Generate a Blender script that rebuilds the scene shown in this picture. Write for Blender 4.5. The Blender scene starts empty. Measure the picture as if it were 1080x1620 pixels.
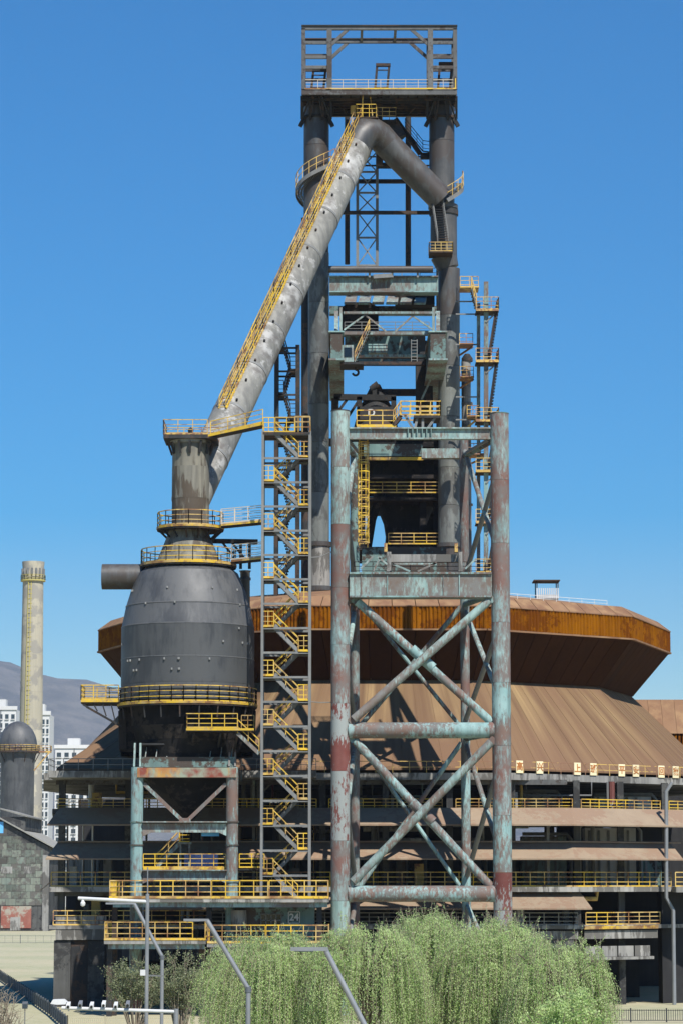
import bpy, math, random
from math import radians, sin, cos, tan, atan, pi
from mathutils import Vector as V, Matrix
random.seed(7)
SC = bpy.context.scene
COL = SC.collection

# ------------------------------------------------------------------ camera
FPX, CX, CY, HOR, CAMZ = 4500.0, 540.0, 810.0, 1395.0, 8.5
PITCH = atan((HOR - CY) / FPX)
cam = bpy.data.cameras.new('camera'); camo = bpy.data.objects.new('camera', cam); COL.objects.link(camo)
cam.sensor_fit = 'VERTICAL'; cam.sensor_height = 36.0; cam.lens = FPX / 1620 * 36
cam.clip_start = 0.5; cam.clip_end = 20000
camo.location = (0, 0, CAMZ); camo.rotation_euler = (pi / 2 + PITCH, 0, 0)
SC.camera = camo

# ------------------------------------------------------------------ light
SUN_AZ, SUN_EL = radians(24), radians(51)      # azimuth to the right of straight behind the camera
tosun = V((sin(SUN_AZ) * cos(SUN_EL), -cos(SUN_AZ) * cos(SUN_EL), sin(SUN_EL)))
w = bpy.data.worlds.new('World'); SC.world = w; w.use_nodes = True
nt = w.node_tree; bg = nt.nodes['Background']
sky = nt.nodes.new('ShaderNodeTexSky'); sky.sky_type = 'NISHITA'; sky.sun_disc = False
sky.sun_elevation = SUN_EL; sky.sun_rotation = pi - SUN_AZ
sky.altitude = 100; sky.air_density = 1.0; sky.dust_density = 0.5; sky.ozone_density = 4.0
hs = nt.nodes.new('ShaderNodeHueSaturation'); hs.inputs['Saturation'].default_value = 1.88; hs.inputs['Hue'].default_value = 0.502
nt.links.new(sky.outputs[0], hs.inputs['Color']); nt.links.new(hs.outputs[0], bg.inputs[0]); bg.inputs[1].default_value = 0.092
sl = bpy.data.lights.new('sun', 'SUN'); sl.energy = 5.0; sl.angle = radians(0.5); sl.color = (1.0, 0.955, 0.88)
so = bpy.data.objects.new('sun', sl); COL.objects.link(so); so.location = (60, -60, 120)
so.rotation_euler = (-tosun).to_track_quat('-Z', 'Y').to_euler()
SC.view_settings.view_transform = 'Standard'; SC.view_settings.look = 'None'
SC.view_settings.exposure = 0.42; SC.view_settings.gamma = 1.0

# ------------------------------------------------------------------ measuring helpers
def W(px, py, Y):
    """a point seen at photo pixel (px, py) that stands Y metres away"""
    z = Y * tan(PITCH + atan((CY - py) / FPX))
    zc = Y * cos(PITCH) + z * sin(PITCH)
    return V(((px - CX) / FPX * zc, Y, CAMZ + z))
def Zr(py, Y): return W(CX, py, Y).z
def Xr(px, py, Y): return W(px, py, Y).x
def M(px, Y): return px * Y / FPX          # pixels -> metres at that distance

# ------------------------------------------------------------------ materials
MATS = {}
def nodes_of(name):
    m = bpy.data.materials.new(name); m.use_nodes = True
    t = m.node_tree; b = t.nodes['Principled BSDF']
    return m, t, b
def N(t, kind, **kw):
    n = t.nodes.new(kind)
    for k, v in kw.items():
        if k.startswith('i_'): n.inputs[k[2:].replace('_', ' ')].default_value = v
        else: setattr(n, k, v)
    return n
def ramp(t, fac, p0, p1, c0=(0, 0, 0, 1), c1=(1, 1, 1, 1)):
    r = t.nodes.new('ShaderNodeValToRGB'); r.color_ramp.elements[0].position = p0; r.color_ramp.elements[1].position = p1
    r.color_ramp.elements[0].color = c0; r.color_ramp.elements[1].color = c1
    t.links.new(fac, r.inputs[0]); return r.outputs[0]
def mix(t, fac, a, b, mode='MIX'):
    n = t.nodes.new('ShaderNodeMix'); n.data_type = 'RGBA'; n.blend_type = mode
    for s, v in ((0, fac), (6, a), (7, b)):
        if hasattr(v, 'links') or hasattr(v, 'is_linked'): t.links.new(v, n.inputs[s])
        elif s == 0: n.inputs[0].default_value = v
        else: n.inputs[s].default_value = (*v, 1) if len(v) == 3 else v
    return n.outputs[2]
def surf(name, base, alt, rust=None, cover=0.5, scale=0.6, rough=0.65, metal=0.0, streak=0.35, bump=0.15, var=0.12, sharp=0.05, spots=2.2, rust2=None, zst=1.0, spec=0.22):
    m, t, b = nodes_of(name)
    tc = N(t, 'ShaderNodeTexCoord'); L = t.links.new
    oi = N(t, 'ShaderNodeObjectInfo')
    off = N(t, 'ShaderNodeVectorMath', operation='MULTIPLY_ADD'); off.inputs[1].default_value = (37, 53, 91)
    L(oi.outputs['Random'], off.inputs[0]); L(tc.outputs['Object'], off.inputs[2])
    vec = off.outputs[0]
    n1 = N(t, 'ShaderNodeTexNoise', i_Scale=scale, i_Detail=9.0, i_Roughness=0.62); L(vec, n1.inputs['Vector'])
    col = mix(t, ramp(t, n1.outputs['Fac'], 0.32, 0.68), base, alt)
    if streak:
        mp = N(t, 'ShaderNodeMapping'); mp.inputs['Scale'].default_value = (1.6, 1.6, 0.07); L(vec, mp.inputs['Vector'])
        n2 = N(t, 'ShaderNodeTexNoise', i_Scale=1.7, i_Detail=6.0, i_Roughness=0.6); L(mp.outputs[0], n2.inputs['Vector'])
        f = ramp(t, n2.outputs['Fac'], 0.42, 0.72)
        mm = N(t, 'ShaderNodeMath', operation='MULTIPLY'); L(f, mm.inputs[0]); mm.inputs[1].default_value = streak
        col = mix(t, mm.outputs[0], col, tuple(c * 0.45 for c in base))
    if rust:
        mp = N(t, 'ShaderNodeMapping'); mp.inputs['Scale'].default_value = (1, 1, zst); L(vec, mp.inputs['Vector'])
        n3 = N(t, 'ShaderNodeTexNoise', i_Scale=spots, i_Detail=12.0, i_Roughness=0.72); L(mp.outputs[0], n3.inputs['Vector'])
        n4 = N(t, 'ShaderNodeTexNoise', i_Scale=0.33, i_Detail=3.0); L(vec, n4.inputs['Vector'])
        ad = N(t, 'ShaderNodeMath', operation='MULTIPLY_ADD'); L(n4.outputs['Fac'], ad.inputs[0]); ad.inputs[1].default_value = 0.9; L(n3.outputs['Fac'], ad.inputs[2])
        p = 1.35 - 0.75 * cover
        f = ramp(t, ad.outputs[0], p - sharp, p + sharp)
        rc = rust
        if rust2:
            n5 = N(t, 'ShaderNodeTexNoise', i_Scale=1.1, i_Detail=7.0); L(vec, n5.inputs['Vector'])
            rc = mix(t, ramp(t, n5.outputs['Fac'], 0.4, 0.6), rust, rust2)
        col = mix(t, f, col, rc)
    hv = N(t, 'ShaderNodeHueSaturation'); L(col, hv.inputs['Color'])
    mr = N(t, 'ShaderNodeMapRange'); L(oi.outputs['Random'], mr.inputs[0]); mr.inputs[3].default_value = 1 - var; mr.inputs[4].default_value = 1 + var
    L(mr.outputs[0], hv.inputs['Value']); L(hv.outputs[0], b.inputs['Base Color'])
    b.inputs['Roughness'].default_value = rough; b.inputs['Metallic'].default_value = metal; b.inputs['Specular IOR Level'].default_value = spec
    rr = N(t, 'ShaderNodeMapRange'); L(n1.outputs['Fac'], rr.inputs[0]); rr.inputs[3].default_value = max(0, rough - .18); rr.inputs[4].default_value = min(1, rough + .18)
    L(rr.outputs[0], b.inputs['Roughness'])
    if bump:
        nb = N(t, 'ShaderNodeTexNoise', i_Scale=scale * 9, i_Detail=5.0); L(vec, nb.inputs['Vector'])
        bp = N(t, 'ShaderNodeBump', i_Strength=bump, i_Distance=0.04); L(nb.outputs['Fac'], bp.inputs['Height']); L(bp.outputs[0], b.inputs['Normal'])
    MATS[name] = m; return m

RUST, RUST2, DK = (0.14, 0.062, 0.04), (0.2, 0.105, 0.06), (0.035, 0.035, 0.038)
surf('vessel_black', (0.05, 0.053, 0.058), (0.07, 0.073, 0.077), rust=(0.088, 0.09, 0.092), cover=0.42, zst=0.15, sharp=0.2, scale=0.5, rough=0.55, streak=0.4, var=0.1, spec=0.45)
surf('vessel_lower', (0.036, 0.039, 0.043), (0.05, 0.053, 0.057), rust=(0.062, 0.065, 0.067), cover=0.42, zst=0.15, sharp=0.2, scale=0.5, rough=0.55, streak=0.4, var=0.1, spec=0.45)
surf('pipe_dark', (0.055, 0.056, 0.056), (0.098, 0.097, 0.094), rust=(0.06, 0.05, 0.044), cover=0.44, scale=0.7, rough=0.48, sharp=0.1, streak=0.55, zst=0.35, spec=0.45)
surf('duct_grey', (0.12, 0.13, 0.122), (0.17, 0.18, 0.168), rust=(0.08, 0.08, 0.074), cover=0.44, scale=0.7, rough=0.5, streak=0.5, zst=0.35, sharp=0.1, spec=0.45)
surf('pipe_grey', (0.165, 0.16, 0.142), (0.25, 0.245, 0.215), rust=(0.36, 0.355, 0.335), cover=0.42, scale=0.8, rough=0.5, streak=0.6, rust2=(0.14, 0.13, 0.115), spots=1.6, sharp=0.1, spec=0.45)
surf('duct_stain', (0.15, 0.145, 0.125), (0.23, 0.215, 0.17), rust=(0.075, 0.06, 0.045), cover=0.5, scale=0.5, streak=0.85, zst=0.12)
surf('steel_dark', (0.03, 0.031, 0.033), (0.05, 0.05, 0.05), rust=(0.07, 0.05, 0.04), cover=0.45, scale=0.9, rough=0.65, spec=0.04)
surf('steel_grey', (0.15, 0.153, 0.15), (0.21, 0.212, 0.205), rust=(0.11, 0.09, 0.075), cover=0.36, scale=0.9, rough=0.6)
surf('steel_mid', (0.085, 0.087, 0.087), (0.13, 0.132, 0.13), rust=(0.06, 0.05, 0.045), cover=0.44, scale=0.9, rough=0.55, spots=3.0)
surf('teal', (0.195, 0.32, 0.315), (0.275, 0.395, 0.385), rust=(0.15, 0.1, 0.082), rust2=(0.13, 0.125, 0.118), cover=0.43, scale=0.9, sharp=0.17, spots=5.5, zst=0.3, streak=0.7)
surf('teal_worn', (0.2, 0.32, 0.32), (0.3, 0.405, 0.395), rust=(0.155, 0.085, 0.07), rust2=(0.14, 0.12, 0.11), cover=0.58, scale=0.9, sharp=0.17, spots=5.5, zst=0.3, streak=0.7)
surf('red_primer', (0.135, 0.04, 0.033), (0.165, 0.068, 0.058), rust=(0.24, 0.26, 0.25), cover=0.44, scale=0.9, sharp=0.08, spots=6.0, zst=0.3)
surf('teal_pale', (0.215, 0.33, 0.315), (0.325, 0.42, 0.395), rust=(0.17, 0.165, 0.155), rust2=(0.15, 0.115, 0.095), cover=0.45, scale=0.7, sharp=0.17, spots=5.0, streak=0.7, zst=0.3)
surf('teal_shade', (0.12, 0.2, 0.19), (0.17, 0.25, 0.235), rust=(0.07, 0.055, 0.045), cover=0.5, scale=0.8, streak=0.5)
surf('ring_beam', (0.4, 0.24, 0.07), (0.3, 0.13, 0.06), rust=(0.18, 0.05, 0.035), rust2=(0.22, 0.26, 0.2), cover=0.62, scale=1.2, spots=1.8, zst=0.25)
surf('yellow', (0.64, 0.42, 0.03), (0.53, 0.35, 0.05), rust=(0.2, 0.1, 0.045), rust2=(0.5, 0.36, 0.14), cover=0.5, scale=0.9, sharp=0.12, spots=3.2, rough=0.5, streak=0, bump=0, var=0.16)
surf('yellow_worn', (0.6, 0.4, 0.1), (0.45, 0.31, 0.12), rust=(0.24, 0.13, 0.08), cover=0.45, scale=0.6, rough=0.6, streak=0, bump=0, var=0.15)
surf('rail_pale', (0.5, 0.46, 0.4), (0.45, 0.38, 0.28), rust=(0.35, 0.2, 0.1), cover=0.4, scale=0.6, rough=0.6, streak=0, bump=0)
surf('corten_roof', (0.2, 0.115, 0.068), (0.25, 0.15, 0.09), rust=(0.18, 0.1, 0.062), cover=0.5, scale=0.25, rough=0.8, streak=0, bump=0.05, var=0.05, sharp=0.16, spots=0.5, rust2=(0.27, 0.17, 0.095), spec=0.04)
def roofmat():
    m, t, b = nodes_of('cone_roof'); L = t.links.new
    uv = N(t, 'ShaderNodeUVMap'); mp = N(t, 'ShaderNodeMapping'); mp.inputs['Scale'].default_value = (1.1, 0.55, 1); L(uv.outputs[0], mp.inputs['Vector'])
    n1 = N(t, 'ShaderNodeTexNoise', i_Scale=1.0, i_Detail=7.0, i_Roughness=0.55); L(mp.outputs[0], n1.inputs['Vector'])
    mp2 = N(t, 'ShaderNodeMapping'); mp2.inputs['Scale'].default_value = (0.22, 1.3, 1); L(uv.outputs[0], mp2.inputs['Vector'])
    n2 = N(t, 'ShaderNodeTexNoise', i_Scale=1.0, i_Detail=4.0); L(mp2.outputs[0], n2.inputs['Vector'])
    mp3 = N(t, 'ShaderNodeMapping'); mp3.inputs['Scale'].default_value = (7, 1.2, 1); L(uv.outputs[0], mp3.inputs['Vector'])
    n3 = N(t, 'ShaderNodeTexNoise', i_Scale=1.0, i_Detail=4.0); L(mp3.outputs[0], n3.inputs['Vector'])
    c = mix(t, ramp(t, n1.outputs['Fac'], 0.36, 0.66), (0.12, 0.073, 0.042), (0.265, 0.183, 0.093))
    c = mix(t, ramp(t, n2.outputs['Fac'], 0.35, 0.7), c, (0.165, 0.1, 0.06))
    sp = N(t, 'ShaderNodeSeparateXYZ'); L(uv.outputs[0], sp.inputs[0]); vv = N(t, 'ShaderNodeMath', operation='MULTIPLY_ADD'); L(n2.outputs['Fac'], vv.inputs[0]); vv.inputs[1].default_value = 0.6; L(sp.outputs[1], vv.inputs[2])
    c = mix(t, ramp(t, vv.outputs[0], 0.3, 1.0), mix(t, 0.6, c, (0.165, 0.095, 0.06)), c)
    f = ramp(t, n3.outputs['Fac'], 0.55, 0.75); mm = N(t, 'ShaderNodeMath', operation='MULTIPLY'); L(f, mm.inputs[0]); mm.inputs[1].default_value = 0.4
    c = mix(t, mm.outputs[0], c, (0.15, 0.085, 0.045))
    oi = N(t, 'ShaderNodeObjectInfo'); hv = N(t, 'ShaderNodeHueSaturation'); L(c, hv.inputs['Color']); mr = N(t, 'ShaderNodeMapRange'); L(oi.outputs['Random'], mr.inputs[0]); mr.inputs[3].default_value = 0.96; mr.inputs[4].default_value = 1.04; L(mr.outputs[0], hv.inputs['Value'])
    L(hv.outputs[0], b.inputs['Base Color']); b.inputs['Roughness'].default_value = 0.85; b.inputs['Specular IOR Level'].default_value = 0.1; MATS['cone_roof'] = m
roofmat()
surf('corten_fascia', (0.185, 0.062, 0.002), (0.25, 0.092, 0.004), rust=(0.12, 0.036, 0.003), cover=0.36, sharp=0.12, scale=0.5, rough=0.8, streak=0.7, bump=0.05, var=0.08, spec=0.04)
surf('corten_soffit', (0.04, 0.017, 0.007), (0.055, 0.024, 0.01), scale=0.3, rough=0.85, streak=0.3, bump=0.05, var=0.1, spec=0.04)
surf('canopy', (0.245, 0.185, 0.13), (0.29, 0.225, 0.16), rust=(0.24, 0.165, 0.115), cover=0.4, scale=0.3, rough=0.75, streak=0.12, bump=0.04, var=0.05, sharp=0.12, spec=0.04)
surf('concrete', (0.24, 0.235, 0.22), (0.34, 0.33, 0.305), rust=(0.12, 0.115, 0.105), cover=0.48, scale=0.5, rough=0.85, streak=0.6, zst=0.2)
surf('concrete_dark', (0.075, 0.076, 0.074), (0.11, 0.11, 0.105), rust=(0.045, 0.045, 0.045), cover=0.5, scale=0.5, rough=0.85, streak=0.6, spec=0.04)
surf('shade_black', (0.012, 0.012, 0.013), (0.022, 0.021, 0.021), rust=(0.035, 0.03, 0.027), cover=0.42, scale=0.8, rough=0.85, streak=0.3, spec=0.05)  # near-black base colour, darkened to stand in for shade
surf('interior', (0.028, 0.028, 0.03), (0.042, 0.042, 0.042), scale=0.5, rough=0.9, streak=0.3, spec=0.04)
surf('chimney', (0.4, 0.365, 0.28), (0.45, 0.41, 0.32), rust=(0.3, 0.28, 0.24), cover=0.36, sharp=0.15, scale=0.08, rough=0.9, streak=0.25, spots=0.3, bump=0)
surf('chimney_yellow', (0.42, 0.36, 0.1), (0.36, 0.31, 0.12), scale=0.3, streak=0, bump=0)
surf('apartment', (0.55, 0.55, 0.54), (0.62, 0.62, 0.6), scale=0.05, rough=0.8, streak=0.1, bump=0, var=0.04)
surf('shed_panel', (0.14, 0.17, 0.145), (0.2, 0.21, 0.17), rust=(0.1, 0.095, 0.085), cover=0.52, scale=0.35, rough=0.85, streak=0.5, spots=0.8, var=0.3)
surf('shed_red', (0.23, 0.075, 0.055), (0.28, 0.13, 0.1), rust=(0.3, 0.27, 0.22), cover=0.5, scale=0.6, rough=0.85, spots=0.8)
surf('sheet_roof', (0.22, 0.215, 0.195), (0.28, 0.27, 0.24), scale=0.4, rough=0.8, streak=0.4)
surf('lamp_metal', (0.2, 0.21, 0.22), (0.26, 0.27, 0.28), scale=1.0, rough=0.45, metal=0.3, streak=0, bump=0)
surf('white_paint', (0.52, 0.53, 0.53), (0.6, 0.6, 0.59), scale=1.0, rough=0.5, streak=0.2, bump=0, var=0.05)
surf('black_paint', (0.025, 0.027, 0.03), (0.04, 0.042, 0.045), scale=1.0, rough=0.5, streak=0, bump=0)
surf('fence_grey', (0.08, 0.09, 0.1), (0.11, 0.12, 0.13), scale=1.0, rough=0.6, streak=0, bump=0)
surf('fence_beige', (0.36, 0.33, 0.22), (0.42, 0.38, 0.27), scale=1.0, rough=0.7, streak=0, bump=0)
surf('sign_cream', (0.7, 0.6, 0.36), (0.78, 0.68, 0.45), rust=(0.5, 0.36, 0.18), cover=0.38, scale=1.5, rough=0.7, streak=0.2, bump=0)
surf('sign_char', (0.4, 0.16, 0.04), (0.36, 0.13, 0.04), scale=1.0, streak=0, bump=0)
surf('sign_blue', (0.2, 0.26, 0.5), (0.34, 0.36, 0.6), scale=1.5, streak=0, bump=0)
surf('sign_azure', (0.1, 0.36, 0.72), (0.14, 0.42, 0.75), scale=1.5, streak=0, bump=0)
surf('bark', (0.09, 0.07, 0.05), (0.14, 0.115, 0.09), scale=3.0, rough=0.9, streak=0.4)
surf('twig', (0.2, 0.165, 0.12), (0.26, 0.22, 0.165), scale=3.0, rough=0.9, streak=0)
surf('rock_hill', (0.035, 0.04, 0.038), (0.07, 0.07, 0.06), rust=(0.13, 0.12, 0.105), cover=0.36, scale=0.0035, rough=0.95, streak=0, bump=0, spots=0.007, sharp=0.1)
def glass(name, c):
    m, t, b = nodes_of(name); b.inputs['Base Color'].default_value = (*c, 1); b.inputs['Roughness'].default_value = 0.12; MATS[name] = m
glass('window_glass', (0.03, 0.045, 0.06)); glass('dark_glass', (0.012, 0.014, 0.015))
def leafmat(name, a, b_, c):
    m, t, b = nodes_of(name); L = t.links.new
    tc = N(t, 'ShaderNodeTexCoord')
    n = N(t, 'ShaderNodeTexNoise', i_Scale=0.9, i_Detail=4.0); L(tc.outputs['Object'], n.inputs['Vector'])
    n2 = N(t, 'ShaderNodeTexNoise', i_Scale=9.0, i_Detail=2.0); L(tc.outputs['Object'], n2.inputs['Vector'])
    col = mix(t, ramp(t, n.outputs['Fac'], 0.35, 0.65), a, b_); col = mix(t, ramp(t, n2.outputs['Fac'], 0.5, 0.75), col, c)
    L(col, b.inputs['Base Color']); b.inputs['Roughness'].default_value = 0.55; b.inputs['Specular IOR Level'].default_value = 0.25
    tr = N(t, 'ShaderNodeBsdfTranslucent'); L(col, tr.inputs[0]); ms = N(t, 'ShaderNodeMixShader'); ms.inputs[0].default_value = 0.48
    out = t.nodes['Material Output']; L(b.outputs[0], ms.inputs[1]); L(tr.outputs[0], ms.inputs[2]); L(ms.outputs[0], out.inputs[0]); MATS[name] = m
leafmat('willow_leaf', (0.32, 0.47, 0.15), (0.5, 0.63, 0.26), (0.64, 0.73, 0.42))
leafmat('shrub_leaf', (0.17, 0.2, 0.1), (0.25, 0.28, 0.15), (0.38, 0.4, 0.27))
def groundmat():
    m, t, b = nodes_of('ground'); L = t.links.new
    tc = N(t, 'ShaderNodeTexCoord')
    n = N(t, 'ShaderNodeTexNoise', i_Scale=0.06, i_Detail=8.0); L(tc.outputs['Object'], n.inputs['Vector'])
    n2 = N(t, 'ShaderNodeTexNoise', i_Scale=0.9, i_Detail=10.0, i_Roughness=0.7); L(tc.outputs['Object'], n2.inputs['Vector'])
    c = mix(t, ramp(t, n.outputs['Fac'], 0.4, 0.6), (0.38, 0.345, 0.22), (0.3, 0.3, 0.175))
    c = mix(t, ramp(t, n2.outputs['Fac'], 0.45, 0.75), c, (0.45, 0.41, 0.29))
    L(c, b.inputs['Base Color']); b.inputs['Roughness'].default_value = 0.95; MATS['ground'] = m
groundmat()

# ------------------------------------------------------------------ mesh helpers
OFF = {}
class MB:
    def __init__(s): s.v = []; s.f = []
    def face(s, pts):
        i = len(s.v); s.v += [V(p) for p in pts]; s.f.append(tuple(range(i, i + len(pts)))); return s
    def hexa(s, p):      # 8 points: bottom loop 0-3, top loop 4-7
        i = len(s.v); s.v += [V(q) for q in p]
        s.f += [tuple(i + k for k in q) for q in ((3, 2, 1, 0), (4, 5, 6, 7), (0, 1, 5, 4), (1, 2, 6, 5), (2, 3, 7, 6), (3, 0, 4, 7))]; return s
    def box(s, x0, x1, y0, y1, z0, z1):
        return s.hexa([(x0, y0, z0), (x1, y0, z0), (x1, y1, z0), (x0, y1, z0), (x0, y0, z1), (x1, y0, z1), (x1, y1, z1), (x0, y1, z1)])
    def bar(s, a, b, w_=0.06, h=None, up=None):
        a, b = V(a), V(b); h = h or w_; d = (b - a)
        if d.length < 1e-6: return s
        d.normalize(); u = V(up) if up else (V((0, 0, 1)) if abs(d.z) < 0.9 else V((0, 1, 0)))
        x = d.cross(u).normalized() * (w_ / 2); y = x.normalized().cross(d).normalized() * (h / 2)
        return s.hexa([a - x - y, a + x - y, b + x - y, b - x - y, a - x + y, a + x + y, b + x + y, b - x + y])
    def ibeam(s, a, b, w_, h, t=0.06):
        a, b = V(a), V(b); z = V((0, 0, h / 2 - t / 2))
        s.bar(a + z, b + z, w_, t); s.bar(a - z, b - z, w_, t); s.bar(a, b, t, h - 2 * t); return s
    def tube(s, pts, r, n=16, caps=True):
        pts = [V(p) for p in pts]; rs = r if isinstance(r, (list, tuple)) else [r] * len(pts)
        i0 = len(s.v); prev = None
        for k, p in enumerate(pts):
            d = (pts[min(k + 1, len(pts) - 1)] - pts[max(k - 1, 0)]).normalized()
            if prev is None:
                u = V((0, 1, 0)) if abs(d.y) < 0.9 else V((1, 0, 0)); x = d.cross(u).normalized()
            else: x = (prev - d * prev.dot(d)).normalized()
            prev = x; y = d.cross(x)
            s.v += [p + (x * cos(2 * pi * j / n) + y * sin(2 * pi * j / n)) * rs[k] for j in range(n)]
        for k in range(len(pts) - 1):
            for j in range(n):
                a = i0 + k * n + j; b = i0 + k * n + (j + 1) % n
                s.f.append((a, b, b + n, a + n))
        if caps:
            s.f.append(tuple(range(i0 + n - 1, i0 - 1, -1))); e = i0 + (len(pts) - 1) * n; s.f.append(tuple(range(e, e + n)))
        return s
    def lathe(s, c, prof, n=48, caps=False):      # prof: (r, z)
        i0 = len(s.v); c = V(c)
        for r, z in prof: s.v += [V((c.x + r * cos(2 * pi * j / n), c.y + r * sin(2 * pi * j / n), z)) for j in range(n)]
        for k in range(len(prof) - 1):
            for j in range(n):
                a = i0 + k * n + j; b = i0 + k * n + (j + 1) % n
                s.f.append((a, b, b + n, a + n))
        if caps:
            s.f.append(tuple(range(i0, i0 + n))[::-1]); e = i0 + (len(prof) - 1) * n; s.f.append(tuple(range(e, e + n)))
        return s
    def ringplate(s, c, r0, r1, z0, z1, n=40, a0=0, a1=2 * pi):
        m = n; P = lambda r, a, z: V((c.x + r * cos(a), c.y + r * sin(a), z))
        for j in range(m):
            a = a0 + (a1 - a0) * j / m; b = a0 + (a1 - a0) * (j + 1) / m
            s.face([P(r0, a, z1), P(r1, a, z1), P(r1, b, z1), P(r0, b, z1)]); s.face([P(r0, b, z0), P(r1, b, z0), P(r1, a, z0), P(r0, a, z0)])
            s.face([P(r1, a, z0), P(r1, b, z0), P(r1, b, z1), P(r1, a, z1)]); s.face([P(r0, b, z0), P(r0, a, z0), P(r0, a, z1), P(r0, b, z1)])
        return s
    def prism(s, poly, dvec):     # poly: list of points in a plane, extruded by dvec
        n = len(poly); i = len(s.v); d = V(dvec); s.v += [V(p) for p in poly] + [V(p) + d for p in poly]
        s.f.append(tuple(range(i, i + n))); s.f.append(tuple(range(i + 2 * n - 1, i + n - 1, -1)))
        for k in range(n): s.f.append((i + k, i + n + k, i + n + (k + 1) % n, i + (k + 1) % n))
        return s
    def rail(s, pts, h=1.05, step=1.35, t=0.06, mids=2, toe=True, closed=False):
        pts = [V(p) for p in pts]
        if closed: pts = pts + [pts[0]]
        up = V((0, 0, 1))
        for a, b in zip(pts[:-1], pts[1:]):
            L = (b - a).length; n = max(1, round(L / step))
            for k in range(n + 1):
                p = a.lerp(b, k / n); s.bar(p, p + up * h, t * 0.9)
            s.bar(a + up * h, b + up * h, t)
            for q in range(1, mids + 1): s.bar(a + up * h * q / (mids + 1), b + up * h * q / (mids + 1), t * 0.75)
            if toe: s.bar(a + up * 0.05, b + up * 0.05, 0.02, 0.1)
        return s
    def build(s, name, mat, parent=None, smooth=False, sharp=35, kind=None):
        me = bpy.data.meshes.new(name)
        off = OFF.get(parent.name, V((0, 0, 0))) if parent else V((0, 0, 0))
        me.from_pydata([tuple(p - off) for p in s.v], [], s.f); me.validate(); me.update()
        if smooth:
            me.polygons.foreach_set('use_smooth', [True] * len(me.polygons)); me.set_sharp_from_angle(angle=radians(sharp))
        me.materials.append(MATS[mat]); o = bpy.data.objects.new(name, me); COL.objects.link(o)
        if parent: o.parent = parent; OFF[o.name] = off
        if kind: o['kind'] = kind
        return o
def tag(o, label, cat, group=None):
    o['label'] = label; o['category'] = cat
    if group: o['group'] = group
    return o
def thing(name, label, cat, loc, group=None):
    o = bpy.data.objects.new(name, None); COL.objects.link(o); o.location = loc; OFF[o.name] = V(loc); o.empty_display_size = 0.5
    return tag(o, label, cat, group)
def part(parent, name, mat, fn, smooth=False, **kw):
    m = MB(); fn(m); return m.build(name, mat, parent, smooth, **kw)
def arc(c, r, z, a0, a1, n): return [V((c.x + r * cos(a0 + (a1 - a0) * k / n), c.y + r * sin(a0 + (a1 - a0) * k / n), z)) for k in range(n + 1)]
def stairs(parent, lo, hi, width, mat='steel_grey', rmat='yellow', side=(0, 1, 0), rails=(0, 1), rise=0.22, rh=1.0):
    """a straight flight from lo up to hi, extending `width` along side"""
    lo, hi, sd = V(lo), V(hi), V(side) * width
    m = MB()
    for o in (V((0, 0, 0)), sd): m.bar(lo + o, hi + o, 0.05, 0.24)
    n = max(3, round(abs(hi.z - lo.z) / rise)); run = (hi - lo) / n; hd = V((run.x, run.y, 0)); hd = hd.normalized() * 0.13 if hd.length > 0.01 else V((0.1, 0, 0))
    for k in range(1, n + 1):
        p = lo + run * (k - 0.5)
        m.hexa([p - hd, p + hd, p + hd + sd, p - hd + sd] + [q + V((0, 0, 0.035)) for q in (p - hd, p + hd, p + hd + sd, p - hd + sd)])
    m.build('stair_flight', mat, parent)
    up = V((0, 0, 1))
    for q in rails:
        m = MB(); a, b = lo + sd * q, hi + sd * q; k = max(2, round((b - a).length / 1.2))
        for i in range(k + 1): p = a.lerp(b, i / k); m.bar(p, p + up * rh, 0.05)
        m.bar(a + up * rh, b + up * rh, 0.06); m.bar(a + up * rh * 0.5, b + up * rh * 0.5, 0.045)
        m.build('stair_railing', rmat, parent)
def text_obj(body, size, loc, mat, parent, rotz=0.0, depth=0.01, bold=0.0):
    cu = bpy.data.curves.new('lettering', 'FONT'); cu.body = body; cu.size = size; cu.align_x = 'CENTER'; cu.align_y = 'CENTER'; cu.extrude = depth; cu.offset = bold
    o = bpy.data.objects.new('lettering_source', cu); COL.objects.link(o)
    bpy.context.view_layer.update(); dg = bpy.context.evaluated_depsgraph_get()
    me = bpy.data.meshes.new_from_object(o.evaluated_get(dg)); bpy.data.objects.remove(o); bpy.data.curves.remove(cu)
    off = OFF.get(parent.name, V((0, 0, 0)))
    me.transform(Matrix.Translation(V(loc) - off) @ Matrix.Rotation(rotz, 4, 'Z') @ Matrix.Rotation(pi / 2, 4, 'X'))
    me.materials.clear(); me.materials.append(MATS[mat]); q = bpy.data.objects.new('lettering', me); COL.objects.link(q); q.parent = parent; OFF[q.name] = off; return q

# ================================================================== ground and far setting
g = MB(); g.face([(-7400, -15, 0), (7400, -15, 0), (7400, 12000, 0), (-7400, 12000, 0)])
g.build('ground', 'ground')['kind'] = 'structure'

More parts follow.
